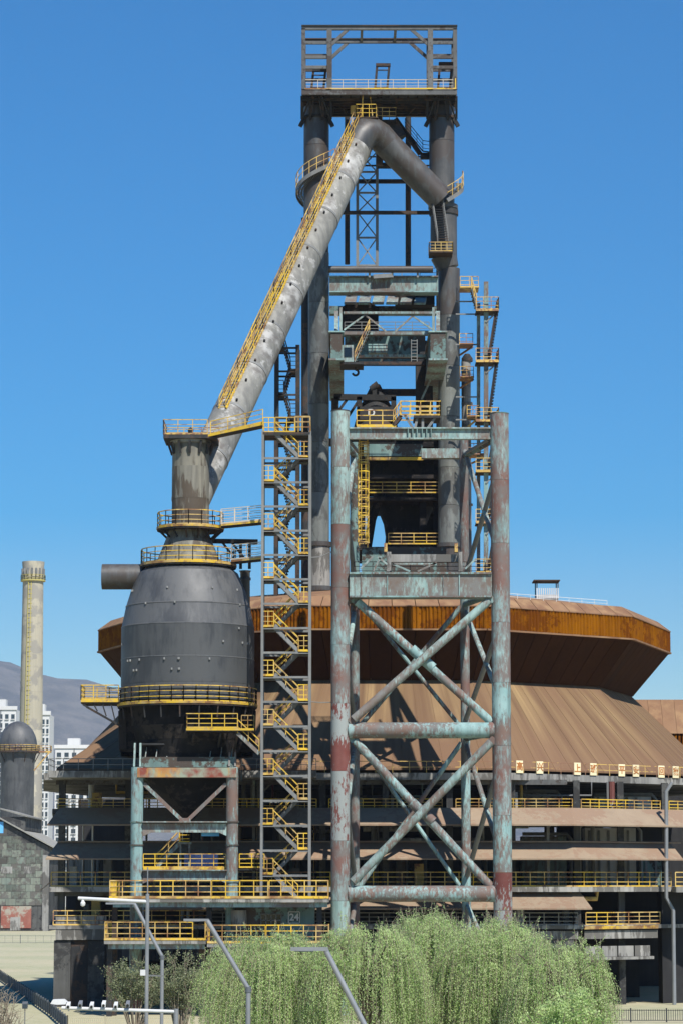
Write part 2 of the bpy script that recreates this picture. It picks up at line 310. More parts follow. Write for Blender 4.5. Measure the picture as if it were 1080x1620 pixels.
def make_hills(name, Y0, prof, depth, seed):
    rnd = random.Random(seed); m = MB(); nx, ny = 90, 16
    from mathutils import noise
    xs = [-1500 + 3600 * i / nx for i in range(nx + 1)]
    def H(px):
        for (a, ha), (b, hb) in zip(prof[:-1], prof[1:]):
            if a <= px <= b: t = (px - a) / (b - a); t = t * t * (3 - 2 * t); return ha + (hb - ha) * t
        return prof[0][1] if px < prof[0][0] else prof[-1][1]
    for j in range(ny + 1):
        v = j / ny; Y = Y0 + depth * v
        for i, px in enumerate(xs):
            env = sin(min(1, v / 0.72) * pi / 2) ** 0.8 if v < 0.72 else cos((v - 0.72) / 0.28 * pi / 2)
            hz = (HOR - H(px)) / FPX * Y0 * 1.0 * (Y0 + depth * 0.72) / Y0
            X = (px - CX) / FPX * (Y0 + depth * 0.72)
            nz = noise.fractal(V((X * 0.0022, Y * 0.0022, seed)), 0.9, 2.1, 6)
            nz2 = abs(noise.fractal(V((X * 0.0012, Y * 0.0006, seed + 5)), 0.8, 2.0, 4))
            z = hz * env * (1 - 0.32 * nz2 * (1 - env * 0.75)) + nz * 26 * env
            m.v.append(V((X, Y, max(-3, z + CAMZ * env) if j else -3)))
    for j in range(ny):
        for i in range(nx): a = j * (nx + 1) + i; m.f.append((a, a + 1, a + nx + 2, a + nx + 1))
    o = m.build(name, 'rock_hill', None, True, 180); o['kind'] = 'structure'; return o
make_hills('hills', 9500, [(-1500, 1080), (-400, 1000), (-60, 1035), (0, 1047), (40, 1058), (75, 1068), (118, 1063), (150, 1072), (190, 1084), (260, 1130), (400, 1205), (640, 1280), (1000, 1250), (2100, 1180)], 2400, 3)

# ------------------------------------------------------------------ apartment blocks
def apartment(px0, px1, ytop, Y, cols, label, depth=14, side=False):
    a = W(px0, ytop, Y); b = W(px1, ytop, Y); top = a.z; r = thing('apartment_building', label, 'building', ((a.x + b.x) / 2, Y, 0), 'white apartment blocks below the hills')
    part(r, 'wall', 'apartment', lambda m: m.box(a.x, b.x, Y, Y + depth, 0, top))
    part(r, 'roof_parapet', 'apartment', lambda m: (m.box(a.x - .4, b.x + .4, Y - .4, Y + .3, top - 0.2, top + 1.0), m.box(a.x + (b.x - a.x) * .3, a.x + (b.x - a.x) * .62, Y + 3, Y + 8, top, top + 3.4)))
    part(r, 'drain_pipe', 'fence_grey', lambda m: m.box((a.x + b.x) / 2 - .12, (a.x + b.x) / 2 + .12, Y - .25, Y, 0, top))
    fw = (b.x - a.x) / cols; fl = 2.9
    me = None; z = top - 2.4
    wm = MB().box(-fw * .28, fw * .28, -.12, .1, -.75, .75); fm = MB().box(-fw * .34, fw * .34, -.45, 0, -1.0, -.8)
    o1 = o2 = None
    while z > 3:
        for c in range(cols):
            X = a.x + fw * (c + .5)
            if o1 is None:
                o1 = wm.build('window', 'window_glass'); o2 = fm.build('sill', 'apartment'); p, q = o1, o2
            else: p, q = o1.copy(), o2.copy(); COL.objects.link(p); COL.objects.link(q)
            p.parent = r; q.parent = p; p.location = (X - r.location.x, 0, z); q.location = (0, 0, 0)
        z -= fl
apartment(54, 79, 1130, 900, 4, 'tall narrow white apartment tower right behind the chimney')
apartment(-22, 26, 1122, 930, 5, 'white apartment tower beside the chimney, partly hidden by the dome')
apartment(88, 148, 1183, 980, 5, 'lower white apartment block beside the cone roof')
apartment(-60, -26, 1135, 960, 3, 'slim white apartment tower standing left of the domed stove')

# ------------------------------------------------------------------ chimney
Yc = 650; c = W(47.5, 1300, Yc); c.z = 0
r = thing('chimney', 'tall pale concrete chimney with a yellow ladder and ring platform', 'chimney', c)
zt = Zr(889, Yc); zp = Zr(918, Yc); R0, R1 = M(20.5, Yc), M(16.2, Yc)
for k in range(9):
    t0, t1 = k / 9, (k + 1) / 9
    part(r, 'shaft_section', 'chimney', lambda m: m.lathe(c, [(R0 + (R1 - R0) * t0, zp * t0), (R0 + (R1 - R0) * t1 + .03, zp * t1 - .02)], 40), True)
part(r, 'crown', 'chimney', lambda m: m.lathe(c, [(R1, zp), (R1, zp + 1.8), (R1 * 1.08, zt - .8), (R1 * 1.1, zt), (R1 * .8, zt), (R1 * .8, zt - 2)], 40), True)
for k in range(16):
    a = 2 * pi * k / 16
    p = c + V((cos(a) * R1 * 1.06, sin(a) * R1 * 1.06, 0))
    part(r, 'crown_recess', 'steel_grey', lambda m: m.bar(p + V((0, 0, zt - 3.0)), p + V((0, 0, zt - 1.6)), .42, .3))
part(r, 'ring_platform', 'chimney_yellow', lambda m: (m.ringplate(c, R1, R1 * 1.22, zp - .3, zp), m.rail(arc(c, R1 * 1.2, zp, 0, 2 * pi, 20), 1.1, 1.2, .12)))
part(r, 'ladder', 'chimney_yellow', lambda m: [m.bar(c + V((-.35 * R0 + dx, -R0 * .95, 2)), c + V((-.1 * R1 + dx, -R1 * 1.03, zp)), .16) for dx in (-.55, .1)] + [m.bar(c + V((-.6 + .3 * k / 70 - .4, -(R0 + (R1 - R0) * k / 70) * 1.0, zp * k / 70)), c + V((-.6 + .3 * k / 70 + .4, -(R0 + (R1 - R0) * k / 70) * 1.0, zp * k / 70)), .12) for k in range(3, 70)])

# ------------------------------------------------------------------ domed stove
Ys = 580; c = W(27, 1300, Ys); c.z = 0; R = M(30, Ys)
r = thing('hot_blast_stove', 'dark steel stove with a domed top and yellow railing below chimney', 'stove', c)
z0 = Zr(1188, Ys); zd = Zr(1141, Ys)
part(r, 'shell', 'vessel_black', lambda m: m.lathe(c, [(R * .88, 0), (R * .88, z0 - 3), (R * .98, z0)], 40), True)
part(r, 'dome', 'vessel_black', lambda m: m.lathe(c, [(R * 1.02, z0 - .2), (R * 1.02, z0 + .8)] + [(R * 1.02 * cos(a), z0 + .8 + (zd - z0 - .8) * sin(a)) for a in [pi / 2 * k / 12 for k in range(13)]], 40), True)
part(r, 'deck', 'steel_dark', lambda m: m.ringplate(c, R, R * 1.17, z0 - .4, z0))
part(r, 'railing', 'yellow_worn', lambda m: m.rail(arc(c, R * 1.15, z0, 0, 2 * pi, 24), 1.1, 1.0, .12))
for k in range(10):
    a = 2 * pi * k / 10 + .2; d = V((cos(a), sin(a), 0))
    part(r, 'bracket', 'steel_dark', lambda m: m.bar(c + d * R * .88 + V((0, 0, z0 - 2.4)), c + d * R * 1.15 + V((0, 0, z0 - .4)), .16))
part(r, 'side_platform', 'yellow_worn', lambda m: (m.box(c.x + R, c.x + R * 1.75, c.y - 1, c.y + 1, z0 - .35, z0 - .1), m.rail([c + V((R, -1, z0 - .1)), c + V((R * 1.75, -1, z0 - .1)), c + V((R * 1.75, 1, z0 - .1))], 1.1, 1.0, .1), m.bar(c + V((R * .9, -1, z0 - 4)), c + V((R * 1.7, -1, z0 - .3)), .25)))

# ------------------------------------------------------------------ old shed with gable wall
Yb = 500
r = thing('factory_shed', 'old gabled factory shed with patchy green panel wall and red patch', 'shed', (Xr(30, 1400, Yb), Yb, 0))
xl, xr = Xr(-90, 1400, Yb), Xr(78, 1400, Yb); zr = Zr(1338, Yb); xm = Xr(-6, 1400, Yb); zm = Zr(1293, Yb)
part(r, 'wall', 'concrete_dark', lambda m: m.prism([V((xl, Yb + .12, 0)), V((xr, Yb + .12, 0)), V((xr, Yb + .12, zr - .3)), V((xm, Yb + .12, zm - .3)), V((xl, Yb + .12, zr - .3))], (0, 30, 0)))
pw, ph = 1.7, 1.2; rr_ = random.Random(4); zz = 4.4; row = 0
while zz < zm:
    x = xl + (0 if row % 2 else -pw / 2)
    while x < xr - 1.1:
        xe = min(x + pw, xr - 1.1)
        lim = zr + (zm - zr) * (1 - abs((x + xe) / 2 - xm) / (xr - xm)) - .7
        if xe > Xr(-14, 1400, Yb) and zz + ph < lim and xe - x > .3:
            m = MB().box(max(x, xl) + .02, xe - .02, Yb + rr_.uniform(-.04, .02), Yb + .12, zz + .02, zz + ph - .02); m.build('wall_panel', 'shed_panel', r)
        x += pw
    zz += ph; row += 1
part(r, 'plinth_patch', 'shed_red', lambda m: m.box(Xr(2, 1440, Yb), Xr(50, 1440, Yb), Yb - .05, Yb + .12, .5, 4.3))
part(r, 'plinth_door', 'concrete', lambda m: m.box(Xr(17, 1440, Yb), Xr(33, 1440, Yb), Yb - .1, Yb + .12,   .1, 2.4))
part(r, 'corner_pillar', 'concrete', lambda m: (m.box(xr - 1.15, xr, Yb - .25, Yb + .8, 0, zr - 1.6)))
for a, b in ((2, 20), (38, 56)): part(r, 'white_block', 'concrete', lambda m: m.box(Xr(a, 1376, Yb), Xr(b, 1376, Yb), Yb - .08, Yb + .12, Zr(1382, Yb), Zr(1371, Yb)))
def shed_roof(m):
    for k in range(5):
        pass
    for sx, xe in ((1, xr + .9), (-1, xl - .9)):
        e = zr - (abs(xe - xm) - abs(xr - xm)) * (zm - zr) / (xr - xm) if sx > 0 else zr
        m.prism([V((xm, Yb - .6, zm)), V((xe, Yb - .6, e)), V((xe, Yb - .6, e + .25)), V((xm, Yb - .6, zm + .25))], (0, 31, 0))
part(r, 'roof', 'sheet_roof', shed_roof)
mon = part(r, 'roof_monitor', 'concrete_dark', lambda m: m.box(xm - 4, Xr(40, 1300, Yb), Yb + .5, Yb + 28, zm - 2.2, Zr(1292, Yb)))
part(mon, 'monitor_roof', 'sheet_roof', lambda m: m.prism([V((xm, Yb - .1, Zr(1279, Yb))), V((Xr(45, 1300, Yb), Yb - .1, Zr(1293, Yb))), V((Xr(45, 1300, Yb), Yb - .1, Zr(1291, Yb))), V((xm, Yb - .1, Zr(1277, Yb)))], (0, 29, 0)))
part(r, 'blue_gable', 'sign_azure', lambda m: m.box(xl, Xr(6, 1300, Yb), Yb - .03, Yb + .12, Zr(1318, Yb), Zr(1300, Yb)))

# ================================================================== casthouse with the disc roof
FC = W(609, 1400, 225); FC.z = 0           # furnace axis
CH = thing('casthouse', 'rust brown casthouse with a wide disc roof over a cone skirt roof', 'building', (FC.x, FC.y, 0))
ANG = [radians(a) for a in (0, 36, 72, 107, 142, 177, 212, 247, 284, 322)]     # 90 deg = towards the camera
def ringp(R, z, ang=ANG): return [V((FC.x + R * cos(a), FC.y - R * sin(a), z)) for a in ang]
zs = lambda y: Zr(y, 225)
Rrim, Rtop, Rneck = M(451, 225), M(433, 225), M(392, 225)
zrim_t, zrim_b, ztop, zneck = zs(999), zs(1033), zs(984), zs(1102)
A, B, T, NK = ringp(Rrim, zrim_t), ringp(Rrim, zrim_b), ringp(Rtop, ztop), ringp(Rneck, zneck)
TI = ringp(12.0, ztop + 1.4)
for i in range(10):
    j = (i + 1) % 10
    m = MB(); a, b, a2, b2 = B[i], B[j], A[i], A[j]; L = (b - a).length; nr = int(L / 0.3); dn = (a + b) / 2 - V((FC.x, FC.y, a.z)); dn.normalize()
    rows = []
    for k in range(nr + 1):
        for q, o in ((0, 0), (.28, .09), (.58, .09), (.86, 0)):
            t = (k + q) / nr
            if t <= 1: rows.append((t, o * (1 if random.random() > .07 else -.4)))
    for (t0, o0), (t1, o1) in zip(rows[:-1], rows[1:]):
        m.face([a.lerp(b, t0) + dn * o0, a.lerp(b, t1) + dn * o1, a2.lerp(b2, t1) + dn * o1, a2.lerp(b2, t0) + dn * o0])
    m.build('fascia_panel', 'corten_fascia', CH)
    nseg = max(1, round(L / 1.6))
    for k in range(nseg):       # sloping edge of the roof, one sheet each
        t0, t1 = k / nseg + .002, (k + 1) / nseg - .002
        q = [A[i].lerp(A[j], t0) + dn * .12, A[i].lerp(A[j], t1) + dn * .12, T[i].lerp(T[j], t1), T[i].lerp(T[j], t0)]
        MB().hexa([p - V((0, 0, .08)) for p in q] + q).build('roof_edge_sheet', 'corten_roof', CH)
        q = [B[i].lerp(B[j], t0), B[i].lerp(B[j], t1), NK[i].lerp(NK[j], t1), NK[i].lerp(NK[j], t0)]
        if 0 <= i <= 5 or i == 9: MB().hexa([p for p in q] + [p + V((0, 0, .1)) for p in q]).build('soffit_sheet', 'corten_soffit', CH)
part(CH, 'roof_deck', 'corten_roof', lambda m: ([m.face([T[i] - V((0, 0, .05)), T[(i + 1) % 10] - V((0, 0, .05)), TI[(i + 1) % 10], TI[i]]) for i in range(10)], m.face(TI), m.face([p + V((0, 0, .1)) for p in NK])))
part(CH, 'roof_trim', 'corten_roof', lambda m: [m.bar(B[i] + V((0, 0, -.03)), B[(i + 1) % 10] + V((0, 0, -.03)), .3, .12) for i in range(10)])
# cone skirt
YF = 197.0
def FY(px): return YF if px <= 905 else YF + (px - 905) / 170 * 6
zslab = Zr(1222, YF); zbase = Zr(1214, YF)
BASE = ringp(M(530, 225), zbase); cb = W(90, 1214, 199.0); cb.z = zbase; BASE[4] = cb
cb2 = W(88, 1214, 223.0); cb2.z = zbase; BASE[5] = cb2
for k, px in ((3, 440), (2, 800)): q = W(px, 1214, 198.6); q.z = zbase; BASE[k] = q
NK2 = ringp(Rneck * .985, zneck + .15)
for i in range(10):
    j = (i + 1) % 10; L = (BASE[j] - BASE[i]).length; n = max(4, round(L / 1.5))
    if i in (6, 7, 8): n = 4
    for k in range(n):
        t0, t1 = k / n + .0004, (k + 1) / n - .0004
        q = [BASE[i].lerp(BASE[j], t0), BASE[i].lerp(BASE[j], t1), NK2[i].lerp(NK2[j], t1), NK2[i].lerp(NK2[j], t0)]
        m = MB().hexa([p - V((0, 0, .12)) for p in q] + q); m.bar(q[0] + V((0, 0, .01)), q[3] + V((0, 0, .005)), .035, .03); o = m.build('cone_roof_sheet', 'cone_roof', CH)
        uvl = o.data.uv_layers.new(name='UVMap'); u0 = i * 40 + L * t0; u1 = i * 40 + L * t1
        for lp in o.data.loops:
            vi = lp.vertex_index % 8; uvl.data[lp.index].uv = (u0 if vi in (0, 3, 4, 7) else u1, 0.0 if vi in (0, 1, 4, 5) else 1.0)
# floors: polygons in plan
def plan(inset_f, extra=0):
    return [(Xr(80, 1300, YF) - extra, YF + inset_f), (Xr(905, 1300, YF), YF + inset_f), (Xr(1075, 1300, FY(1075)), FY(1075) + inset_f), (Xr(1150, 1300, 226), 226), (FC.x + 22, 243), (FC.x + 8, 250), (FC.x - 10, 250), (Xr(84, 1300, 235) - extra, 236)]
def slab(name, yt, yb, mat, inset=0, extra=0):
    z1, z0 = Zr(yt, YF), Zr(yb, YF); P = plan(inset, extra)
    return part(CH, name, mat, lambda m: m.prism([V((x, y, z0)) for x, y in P], (0, 0, z1 - z0)))
# top slab follows the cone base
P1 = [V((p.x, p.y, 0)) for p in BASE]; ctr = V((FC.x, FC.y, 0))
m = MB(); z0, z1 = Zr(1233, YF), zslab
m.prism([V((ctr.x + (p.x - ctr.x) * 1.035, ctr.y + (p.y - ctr.y) * 1.035, z0)) for p in P1], (0, 0, z1 - z0)); m.build('eaves_slab', 'concrete', CH)
part(CH, 'eaves_extension', 'concrete', lambda m: m.box(Xr(76, 1225, 193.6), Xr(500, 1225, 193.6), 193.6, 199, z0 + .01, z1 - .01))
SL = [V((ctr.x + (p.x - ctr.x) * 1.033, ctr.y + (p.y - ctr.y) * 1.033, z1)) for p in P1]
part(CH, 'eaves_railing', 'steel_grey', lambda m: m.rail([V((Xr(77, 1225, 193.6), 198, z1)), V((Xr(77, 1225, 193.6), 193.7, z1)), V((Xr(500, 1225, 193.6), 193.7, z1))], .8, 1.0, .05, 1, False))
for i in (0, 1, 2): part(CH, 'eaves_railing', 'rail_pale' if i in (3, 4) else 'yellow_worn', lambda m: m.rail([SL[i], SL[i + 1]], .8, 1.15, .05, 1, False))
slab('floor_slab', 1279, 1287, 'concrete_dark', 1.2); slab('floor_slab', 1403, 1411, 'concrete', 0); slab('floor_slab', 1464, 1470, 'concrete', 0.1)
def canopy(px0, px1, yt, yb, it=0.9, ot=-1.3, slant=14):
    zt_, zb_ = Zr(yt, YF + it), Zr(yb, YF + ot)
    cuts = [px0] + [q for q in (200, 330, 470, 610, 760, 905) if px0 < q < px1] + [px1]
    for a, b in zip(cuts[:-1], cuts[1:]):
        sa = slant if a == px0 else 0; sb = slant if b == px1 else 0
        p = lambda px, z, o: V((Xr(px, 1330, FY(px)), FY(px) + o, z))
        q = [p(a - sa, zb_, ot), p(b + sb, zb_, ot), p(b, zt_, it), p(a, zt_, it)]
        m = MB().hexa([v + V((0, 0, -.1)) for v in q] + q); m.build('canopy_sheet', 'canopy', CH)
canopy(92, 1100, 1278, 1304); canopy(90, 1062, 1332, 1358); canopy(250, 918, 1412, 1437); canopy(90, 1078, 1330, 1330.5, .9, .6, 0)
part(CH, 'side_canopy', 'canopy', lambda m: m.hexa([W(64, 1410, 199), W(86, 1392, 199), W(86, 1392, 220), W(64, 1410, 220), W(64, 1408, 199), W(86, 1390, 199), W(86, 1390, 220), W(64, 1408, 220)]))
zg = lambda y: Zr(y, YF)
def frail(px0, px1, y, mat, h=1.0, inset=.12, st=1.0):
    pts = [px0] + ([905] if px0 < 905 < px1 else []) + [px1]
    for a, b in zip(pts[:-1], pts[1:]):
        part(CH, 'railing', mat, lambda m: m.rail([V((Xr(a, 1330, FY(a)), FY(a) + inset, zg(y))), V((Xr(b, 1330, FY(b)), FY(b) + inset, zg(y)))], h, st, .065))
for a, b in ((88, 300), (316, 500), (520, 700), (722, 908), (922, 1048), (1062, 1090)): frail(a, b, 1279, 'yellow', .7, 1.5, .8)
frail(82, 500, 1403, 'yellow_worn'); frail(500, 1060, 1403, 'yellow'); frail(86, 330, 1464, 'yellow_worn'); frail(925, 1042, 1464, 'yellow', .85, .2); frail(330, 912, 1464, 'steel_grey', .85, .2)
part(CH, 'kick_plate', 'yellow', lambda m: m.bar(V((Xr(923, 1470, FY(923)), FY(923) - .03, zg(1468))), V((Xr(1040, 1470, FY(1040)), FY(1040) - .03, zg(1468))), .08, .22))
for px in (94, 200, 308, 410, 510, 610, 712, 812, 915, 985, 1056):
    part(CH, 'column', 'concrete_dark', lambda m: m.box(Xr(px - 5, 1330, FY(px)), Xr(px + 5, 1330, FY(px)), FY(px) + 1.6, FY(px) + 2.2, 0, zg(1233)))
for k in range(7): part(CH, 'rear_column', 'concrete_dark', lambda m: m.box(FC.x - 21 + 7 * k - .4, FC.x - 21 + 7 * k + .4, 240, 240.8, 0, zg(1233)))
# spandrel panels under the third floor
cuts = [(88, 168), (812, 914), (924, 1040)]
for a, b in cuts:
    part(CH, 'spandrel_panel', 'concrete', lambda m: m.hexa([V((Xr(q, 1480, FY(q)), FY(q) + o, z)) for z in (zg(1486 if a > 200 else 1487), zg(1473 if a > 200 else 1449)) for q, o in ((a, .15), (b, .15), (b, .5), (a, .5))]))
for k in range(4):
    a = 926 + k * 26; part(CH, 'green_panel', 'concrete', lambda m: m.hexa([V((Xr(q, 1480, FY(q)), FY(q) + o, z)) for z in (zg(1515), zg(1498)) for q, o in ((a, .4), (a + 24, .4), (a + 24, .7), (a, .7))]))
part(CH, 'lintel_beam', 'concrete', lambda m: m.hexa([V((Xr(q, 1480, FY(q)), FY(q) + o, z)) for z in (zg(1520), zg(1515.5)) for q, o in ((924, .2), (1034, .2), (1034, .9), (924, .9))]))
for k in range(5):
    a = 560 + k * 70; part(CH, 'spandrel_panel', 'concrete_dark', lambda m: m.hexa([V((Xr(q, 1480, FY(q)), FY(q) + o, z)) for z in (zg(1500), zg(1474)) for q, o in ((a, .4), (a + 68, .4), (a + 68, .8), (a, .8))]))
# lower walls on the left and core wall
for k in range(9):
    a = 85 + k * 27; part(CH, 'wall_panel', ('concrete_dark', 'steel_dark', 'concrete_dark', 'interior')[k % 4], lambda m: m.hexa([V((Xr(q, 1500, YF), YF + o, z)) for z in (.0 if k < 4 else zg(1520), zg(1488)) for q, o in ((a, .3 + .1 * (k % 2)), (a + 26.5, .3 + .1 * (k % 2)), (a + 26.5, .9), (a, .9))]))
part(CH, 'side_wall', 'concrete_dark', lambda m: m.hexa([V((Xr(86, 1500, YF), y, z)) for z in (0, zg(1450)) for y in (YF + 1, 236)][:0] or [V((Xr(86, 1500, YF) + dx, y, z)) for z in (0, zg(1450)) for dx, y in ((0, YF + 1), (.4, YF + 1), (.4, 236), (0, 236))]))
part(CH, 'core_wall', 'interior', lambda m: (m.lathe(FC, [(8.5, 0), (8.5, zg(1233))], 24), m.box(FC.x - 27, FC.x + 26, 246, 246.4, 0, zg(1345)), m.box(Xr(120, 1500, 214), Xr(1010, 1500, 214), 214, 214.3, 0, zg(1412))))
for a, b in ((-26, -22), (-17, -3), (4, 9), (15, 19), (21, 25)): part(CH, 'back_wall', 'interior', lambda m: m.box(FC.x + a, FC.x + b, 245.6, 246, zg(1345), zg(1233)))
# roof neck wall
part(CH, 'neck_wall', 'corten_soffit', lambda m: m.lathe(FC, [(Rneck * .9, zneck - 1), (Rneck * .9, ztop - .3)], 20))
# machines on the open floors
rm = random.Random(11); zf = {1279: zg(1279), 1403: zg(1403)}
for k, (px, y, wd, ht, Ym, mt) in enumerate([(850, 1279, 60, 1.3, 206, 'concrete'), (985, 1279, 90, 1.2, 210, 'white_paint'), (860, 1403, 70, 3.6, 206, 'teal_pale'), (965, 1403, 80, 4.2, 207, 'white_paint'), (620, 1403, 90, 3.0, 207, 'concrete_dark'), (250, 1403, 60, 2.0, 205, 'concrete'), (130, 1403, 40, 2.6, 206, 'concrete'), (440, 1403, 50, 2.6, 206, 'teal_shade'), (745, 1403, 30, 3.2, 205, 'steel_grey'), (1030, 1403, 30, 3.0, 209, 'teal_shade')]):
    x0, x1 = Xr(px - wd / 2, 1330, Ym), Xr(px + wd / 2, 1330, Ym); z = zf[y]
    r = thing('machine_housing', ['low pale housing on upper open floor beside the column', 'low white housing on upper open floor below the placards', 'green machine housing with pipes behind the yellow floor railing', 'tall white ribbed housing behind the yellow floor railing', 'dark housing deep on the open floor behind the gantry braces', 'pale housing on open floor behind the vessel legs', 'pale housing on open floor near the dark end wall', 'green housing on open floor behind the stair tower', 'narrow grey cabinet on open floor beside the gantry', 'green housing on open floor beside the downpipe'][k], 'machine', ((x0 + x1) / 2, Ym, z))
    part(r, 'body', mt, lambda m: m.box(x0, x1, Ym, Ym + 2.4, z, z + ht))
    for q in range(max(2, int((x1 - x0) / .7))):
        X = x0 + .2 + q * .7
        if X < x1 - .1: part(r, 'rib', 'steel_grey', lambda m: m.box(X, X + .16, Ym - .12, Ym - .005, z, z + ht * .96))
    part(r, 'top_pipe', 'steel_grey', lambda m: m.tube([V((x0, Ym - .3, z + ht + .15)), V((x1, Ym - .3, z + ht + .15)), V((x1 + .3, Ym - .3, z + ht - .2)), V((x1 + .3, Ym - .3, z + .05))], .13, 8), True)
rc2 = random.Random(17)
for yf, yc, n in ((1279, 1233, 26), (1403, 1288, 44), (1464, 1411, 30)):
    for k in range(n):
        px = rc2.uniform(100, 1000); o = rc2.uniform(1.6, 5.5); rad = rc2.choice((.06, .08, .11, .16, .22)); kind = rc2.random(); Yk = FY(px) + o; x = Xr(px, 1350, Yk)
        za, zb_ = zg(yf), zg(yc); mt = rc2.choice(('steel_grey', 'steel_grey', 'concrete', 'steel_dark', 'teal_pale', 'red_primer', 'yellow_worn', 'white_paint'))
        if kind < .4: part(CH, 'riser_pipe', mt, lambda m: m.tube([V((x, Yk, za)), V((x, Yk, zb_))], rad, 8), True)
        elif kind < .7:
            L_ = rc2.uniform(1.5, 5); zz_ = zb_ - rc2.uniform(.2, 1.0) * (zb_ - za) * .6; part(CH, 'ceiling_pipe', mt, lambda m: m.tube([V((x, Yk, zb_)), V((x, Yk, zz_)), V((x + L_, Yk, zz_)), V((x + L_, Yk + .1, zb_))], rad, 8), True)
        elif kind < .88:
            h_ = rc2.uniform(.5, .9) * min(2.2, zb_ - za); w2 = rc2.uniform(.3, .9); part(CH, 'floor_cabinet', mt, lambda m: (m.box(x, x + w2, Yk, Yk + .6, za, za + h_), m.box(x + .05, x + w2 - .05, Yk - .03, Yk - .002, za + .1, za + h_ - .1)))
        else: part(CH, 'knee_brace', 'steel_grey', lambda m: (m.bar(V((x, Yk, zb_ - .9)), V((x + .9, Yk, zb_)), .12), m.bar(V((x, Yk, za)), V((x, Yk, zb_)), .2)))
for yb_ in (1236, 1291, 1414): part(CH, 'edge_beam', 'steel_mid', lambda m: m.bar(V((Xr(84, 1300, YF), YF + 1.9, zg(yb_))), V((Xr(900, 1300, YF), YF + 1.9, zg(yb_))), .25, .35))
# downpipe at the right end
part(CH, 'downpipe', 'lamp_metal', lambda m: m.tube([W(1062, 1238, 201), W(1053, 1252, 201), W(1053, 1420, 201), W(1064, 1440, 201), W(1066, 1600, 201)], .14, 10), True)
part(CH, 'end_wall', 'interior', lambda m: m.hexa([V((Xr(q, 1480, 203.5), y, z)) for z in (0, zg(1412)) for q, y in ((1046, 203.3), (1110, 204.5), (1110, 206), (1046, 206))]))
part(CH, 'end_balcony', 'concrete', lambda m: m.box(Xr(1066, 1400, 201), Xr(1130, 1400, 201), 200, 206, zg(1412), zg(1403)))
part(CH, 'railing', 'yellow', lambda m: m.rail([V((Xr(1068, 1400, 200), 200.1, zg(1403))), V((Xr(1130, 1400, 200), 200.1, zg(1403)))], 1.0, .9, .07))
# kiosk and rail on the roof edge
K = W(864, 950, 216); K.z = ztop + .88
r = thing('roof_kiosk', 'small white louvred kiosk with a flat dark canopy on disc roof', 'kiosk', K)
part(r, 'louvre_screen', 'white_paint', lambda m: [m.bar(K + V((-.8 + .16 * k, -1, 0)), K + V((-.8 + .16 * k, -1, .8)), .08, .04) for k in range(11)] + [m.box(K.x - .85, K.x + .85, K.y - .96, K.y + .9, K.z, K.z + .3)])
for dx in (-.8, .8):
    for dy in (-.9, .9): part(r, 'post', 'steel_dark', lambda m: m.bar(K + V((dx, dy, 0)), K + V((dx, dy, 1.35)), .08))
part(r, 'canopy', 'steel_dark', lambda m: m.box(K.x - 1.05, K.x + .95, K.y - 1.1, K.y + 1, K.z + 1.35, K.z + 1.43))
ra, rb, rc_ = [V((FC.x + Rtop * .96 * cos(a), FC.y - Rtop * .96 * sin(a), ztop)) for a in (ANG[0] + .35, ANG[1] + .03, ANG[2])]
part(CH, 'roof_railing', 'white_paint', lambda m: m.rail([rc_, rb], .45, 1.2, .035, 1, False))

# annex block on the right
Ya = 236
r = thing('corten_annex', 'flat topped rust brown annex behind the cone roof edge', 'building', (Xr(1090, 1200, Ya), Ya, 0))
x0, x1, x2 = Xr(985, 1150, Ya), Xr(1052, 1150, Ya), Xr(1200, 1150, Ya); zt_, zm_ = Zr(1105, Ya), Zr(1161, Ya)
part(r, 'wall', 'interior', lambda m: m.box(x0, x2 - .5, Ya + .6, Ya + 12, 0, zm_))
for k in range(12):
    xa = x0 + k * 1.1; part(r, 'roof_sheet', 'corten_roof', lambda m: m.hexa([V((xa + d, Ya + o, z)) for z, o in ((zm_, -.5), (zt_, 2.6)) for d, o2 in ((0, 0), (1.08, 0))][:0] or [V((xa, Ya - .6, zm_)), V((xa + 1.08, Ya - .6, zm_)), V((xa + 1.08, Ya + 11, zm_)), V((xa, Ya + 11, zm_)), V((xa, Ya + 1.5, zt_)), V((xa + 1.08, Ya + 1.5, zt_)), V((xa + 1.08, Ya + 11, zt_)), V((xa, Ya + 11, zt_))]))
part(r, 'fascia', 'corten_fascia', lambda m: [m.box(x0 + k * .3, x0 + k * .3 + .17, Ya - .45, Ya + .5, zm_ - 1.6, zm_ - .02) for k in range(44)])

# placards along the eaves railing
chars = [(819.5, '高', 'tall'), (851.5, '兴', 'glad'), (911, '上', 'up'), (936, '班', 'shift'), (981, '平', 'level'), (1003.5, '安', 'safe'), (1044, '回', 'return'), (1066.5, '家', 'home')]
a, b = SL[2], SL[1]
for px, ch, word in chars:
    best = min((abs(((CX + FPX * (a.lerp(b, t / 400).x) / (a.lerp(b, t / 400).y * cos(PITCH) + (a.lerp(b, t / 400).z - CAMZ) * sin(PITCH))) - px)), t) for t in range(401))[1]
    p = a.lerp(b, best / 400); rz = math.atan2((b - a).y, (b - a).x); nrm = V((sin(rz), -cos(rz), 0))
    p = p + nrm * .08
    r = thing('placard', 'cream placard with the character %s meaning %s on the eaves railing' % (ch, word), 'sign', p, 'character placards along the eaves railing')
    u = V((cos(rz), sin(rz), 0)) * .31
    part(r, 'board', 'sign_cream', lambda m: m.hexa([p - u, p + u, p + u + nrm * .05, p - u + nrm * .05] + [q + V((0, 0, .86)) for q in (p - u, p + u, p + u + nrm * .05, p - u + nrm * .05)]))
    try: text_obj(ch, .62, p + V((0, 0, .43)) + nrm * .065, 'sign_char', r, rz, .008, .012)
    except Exception as e: print('text', e)

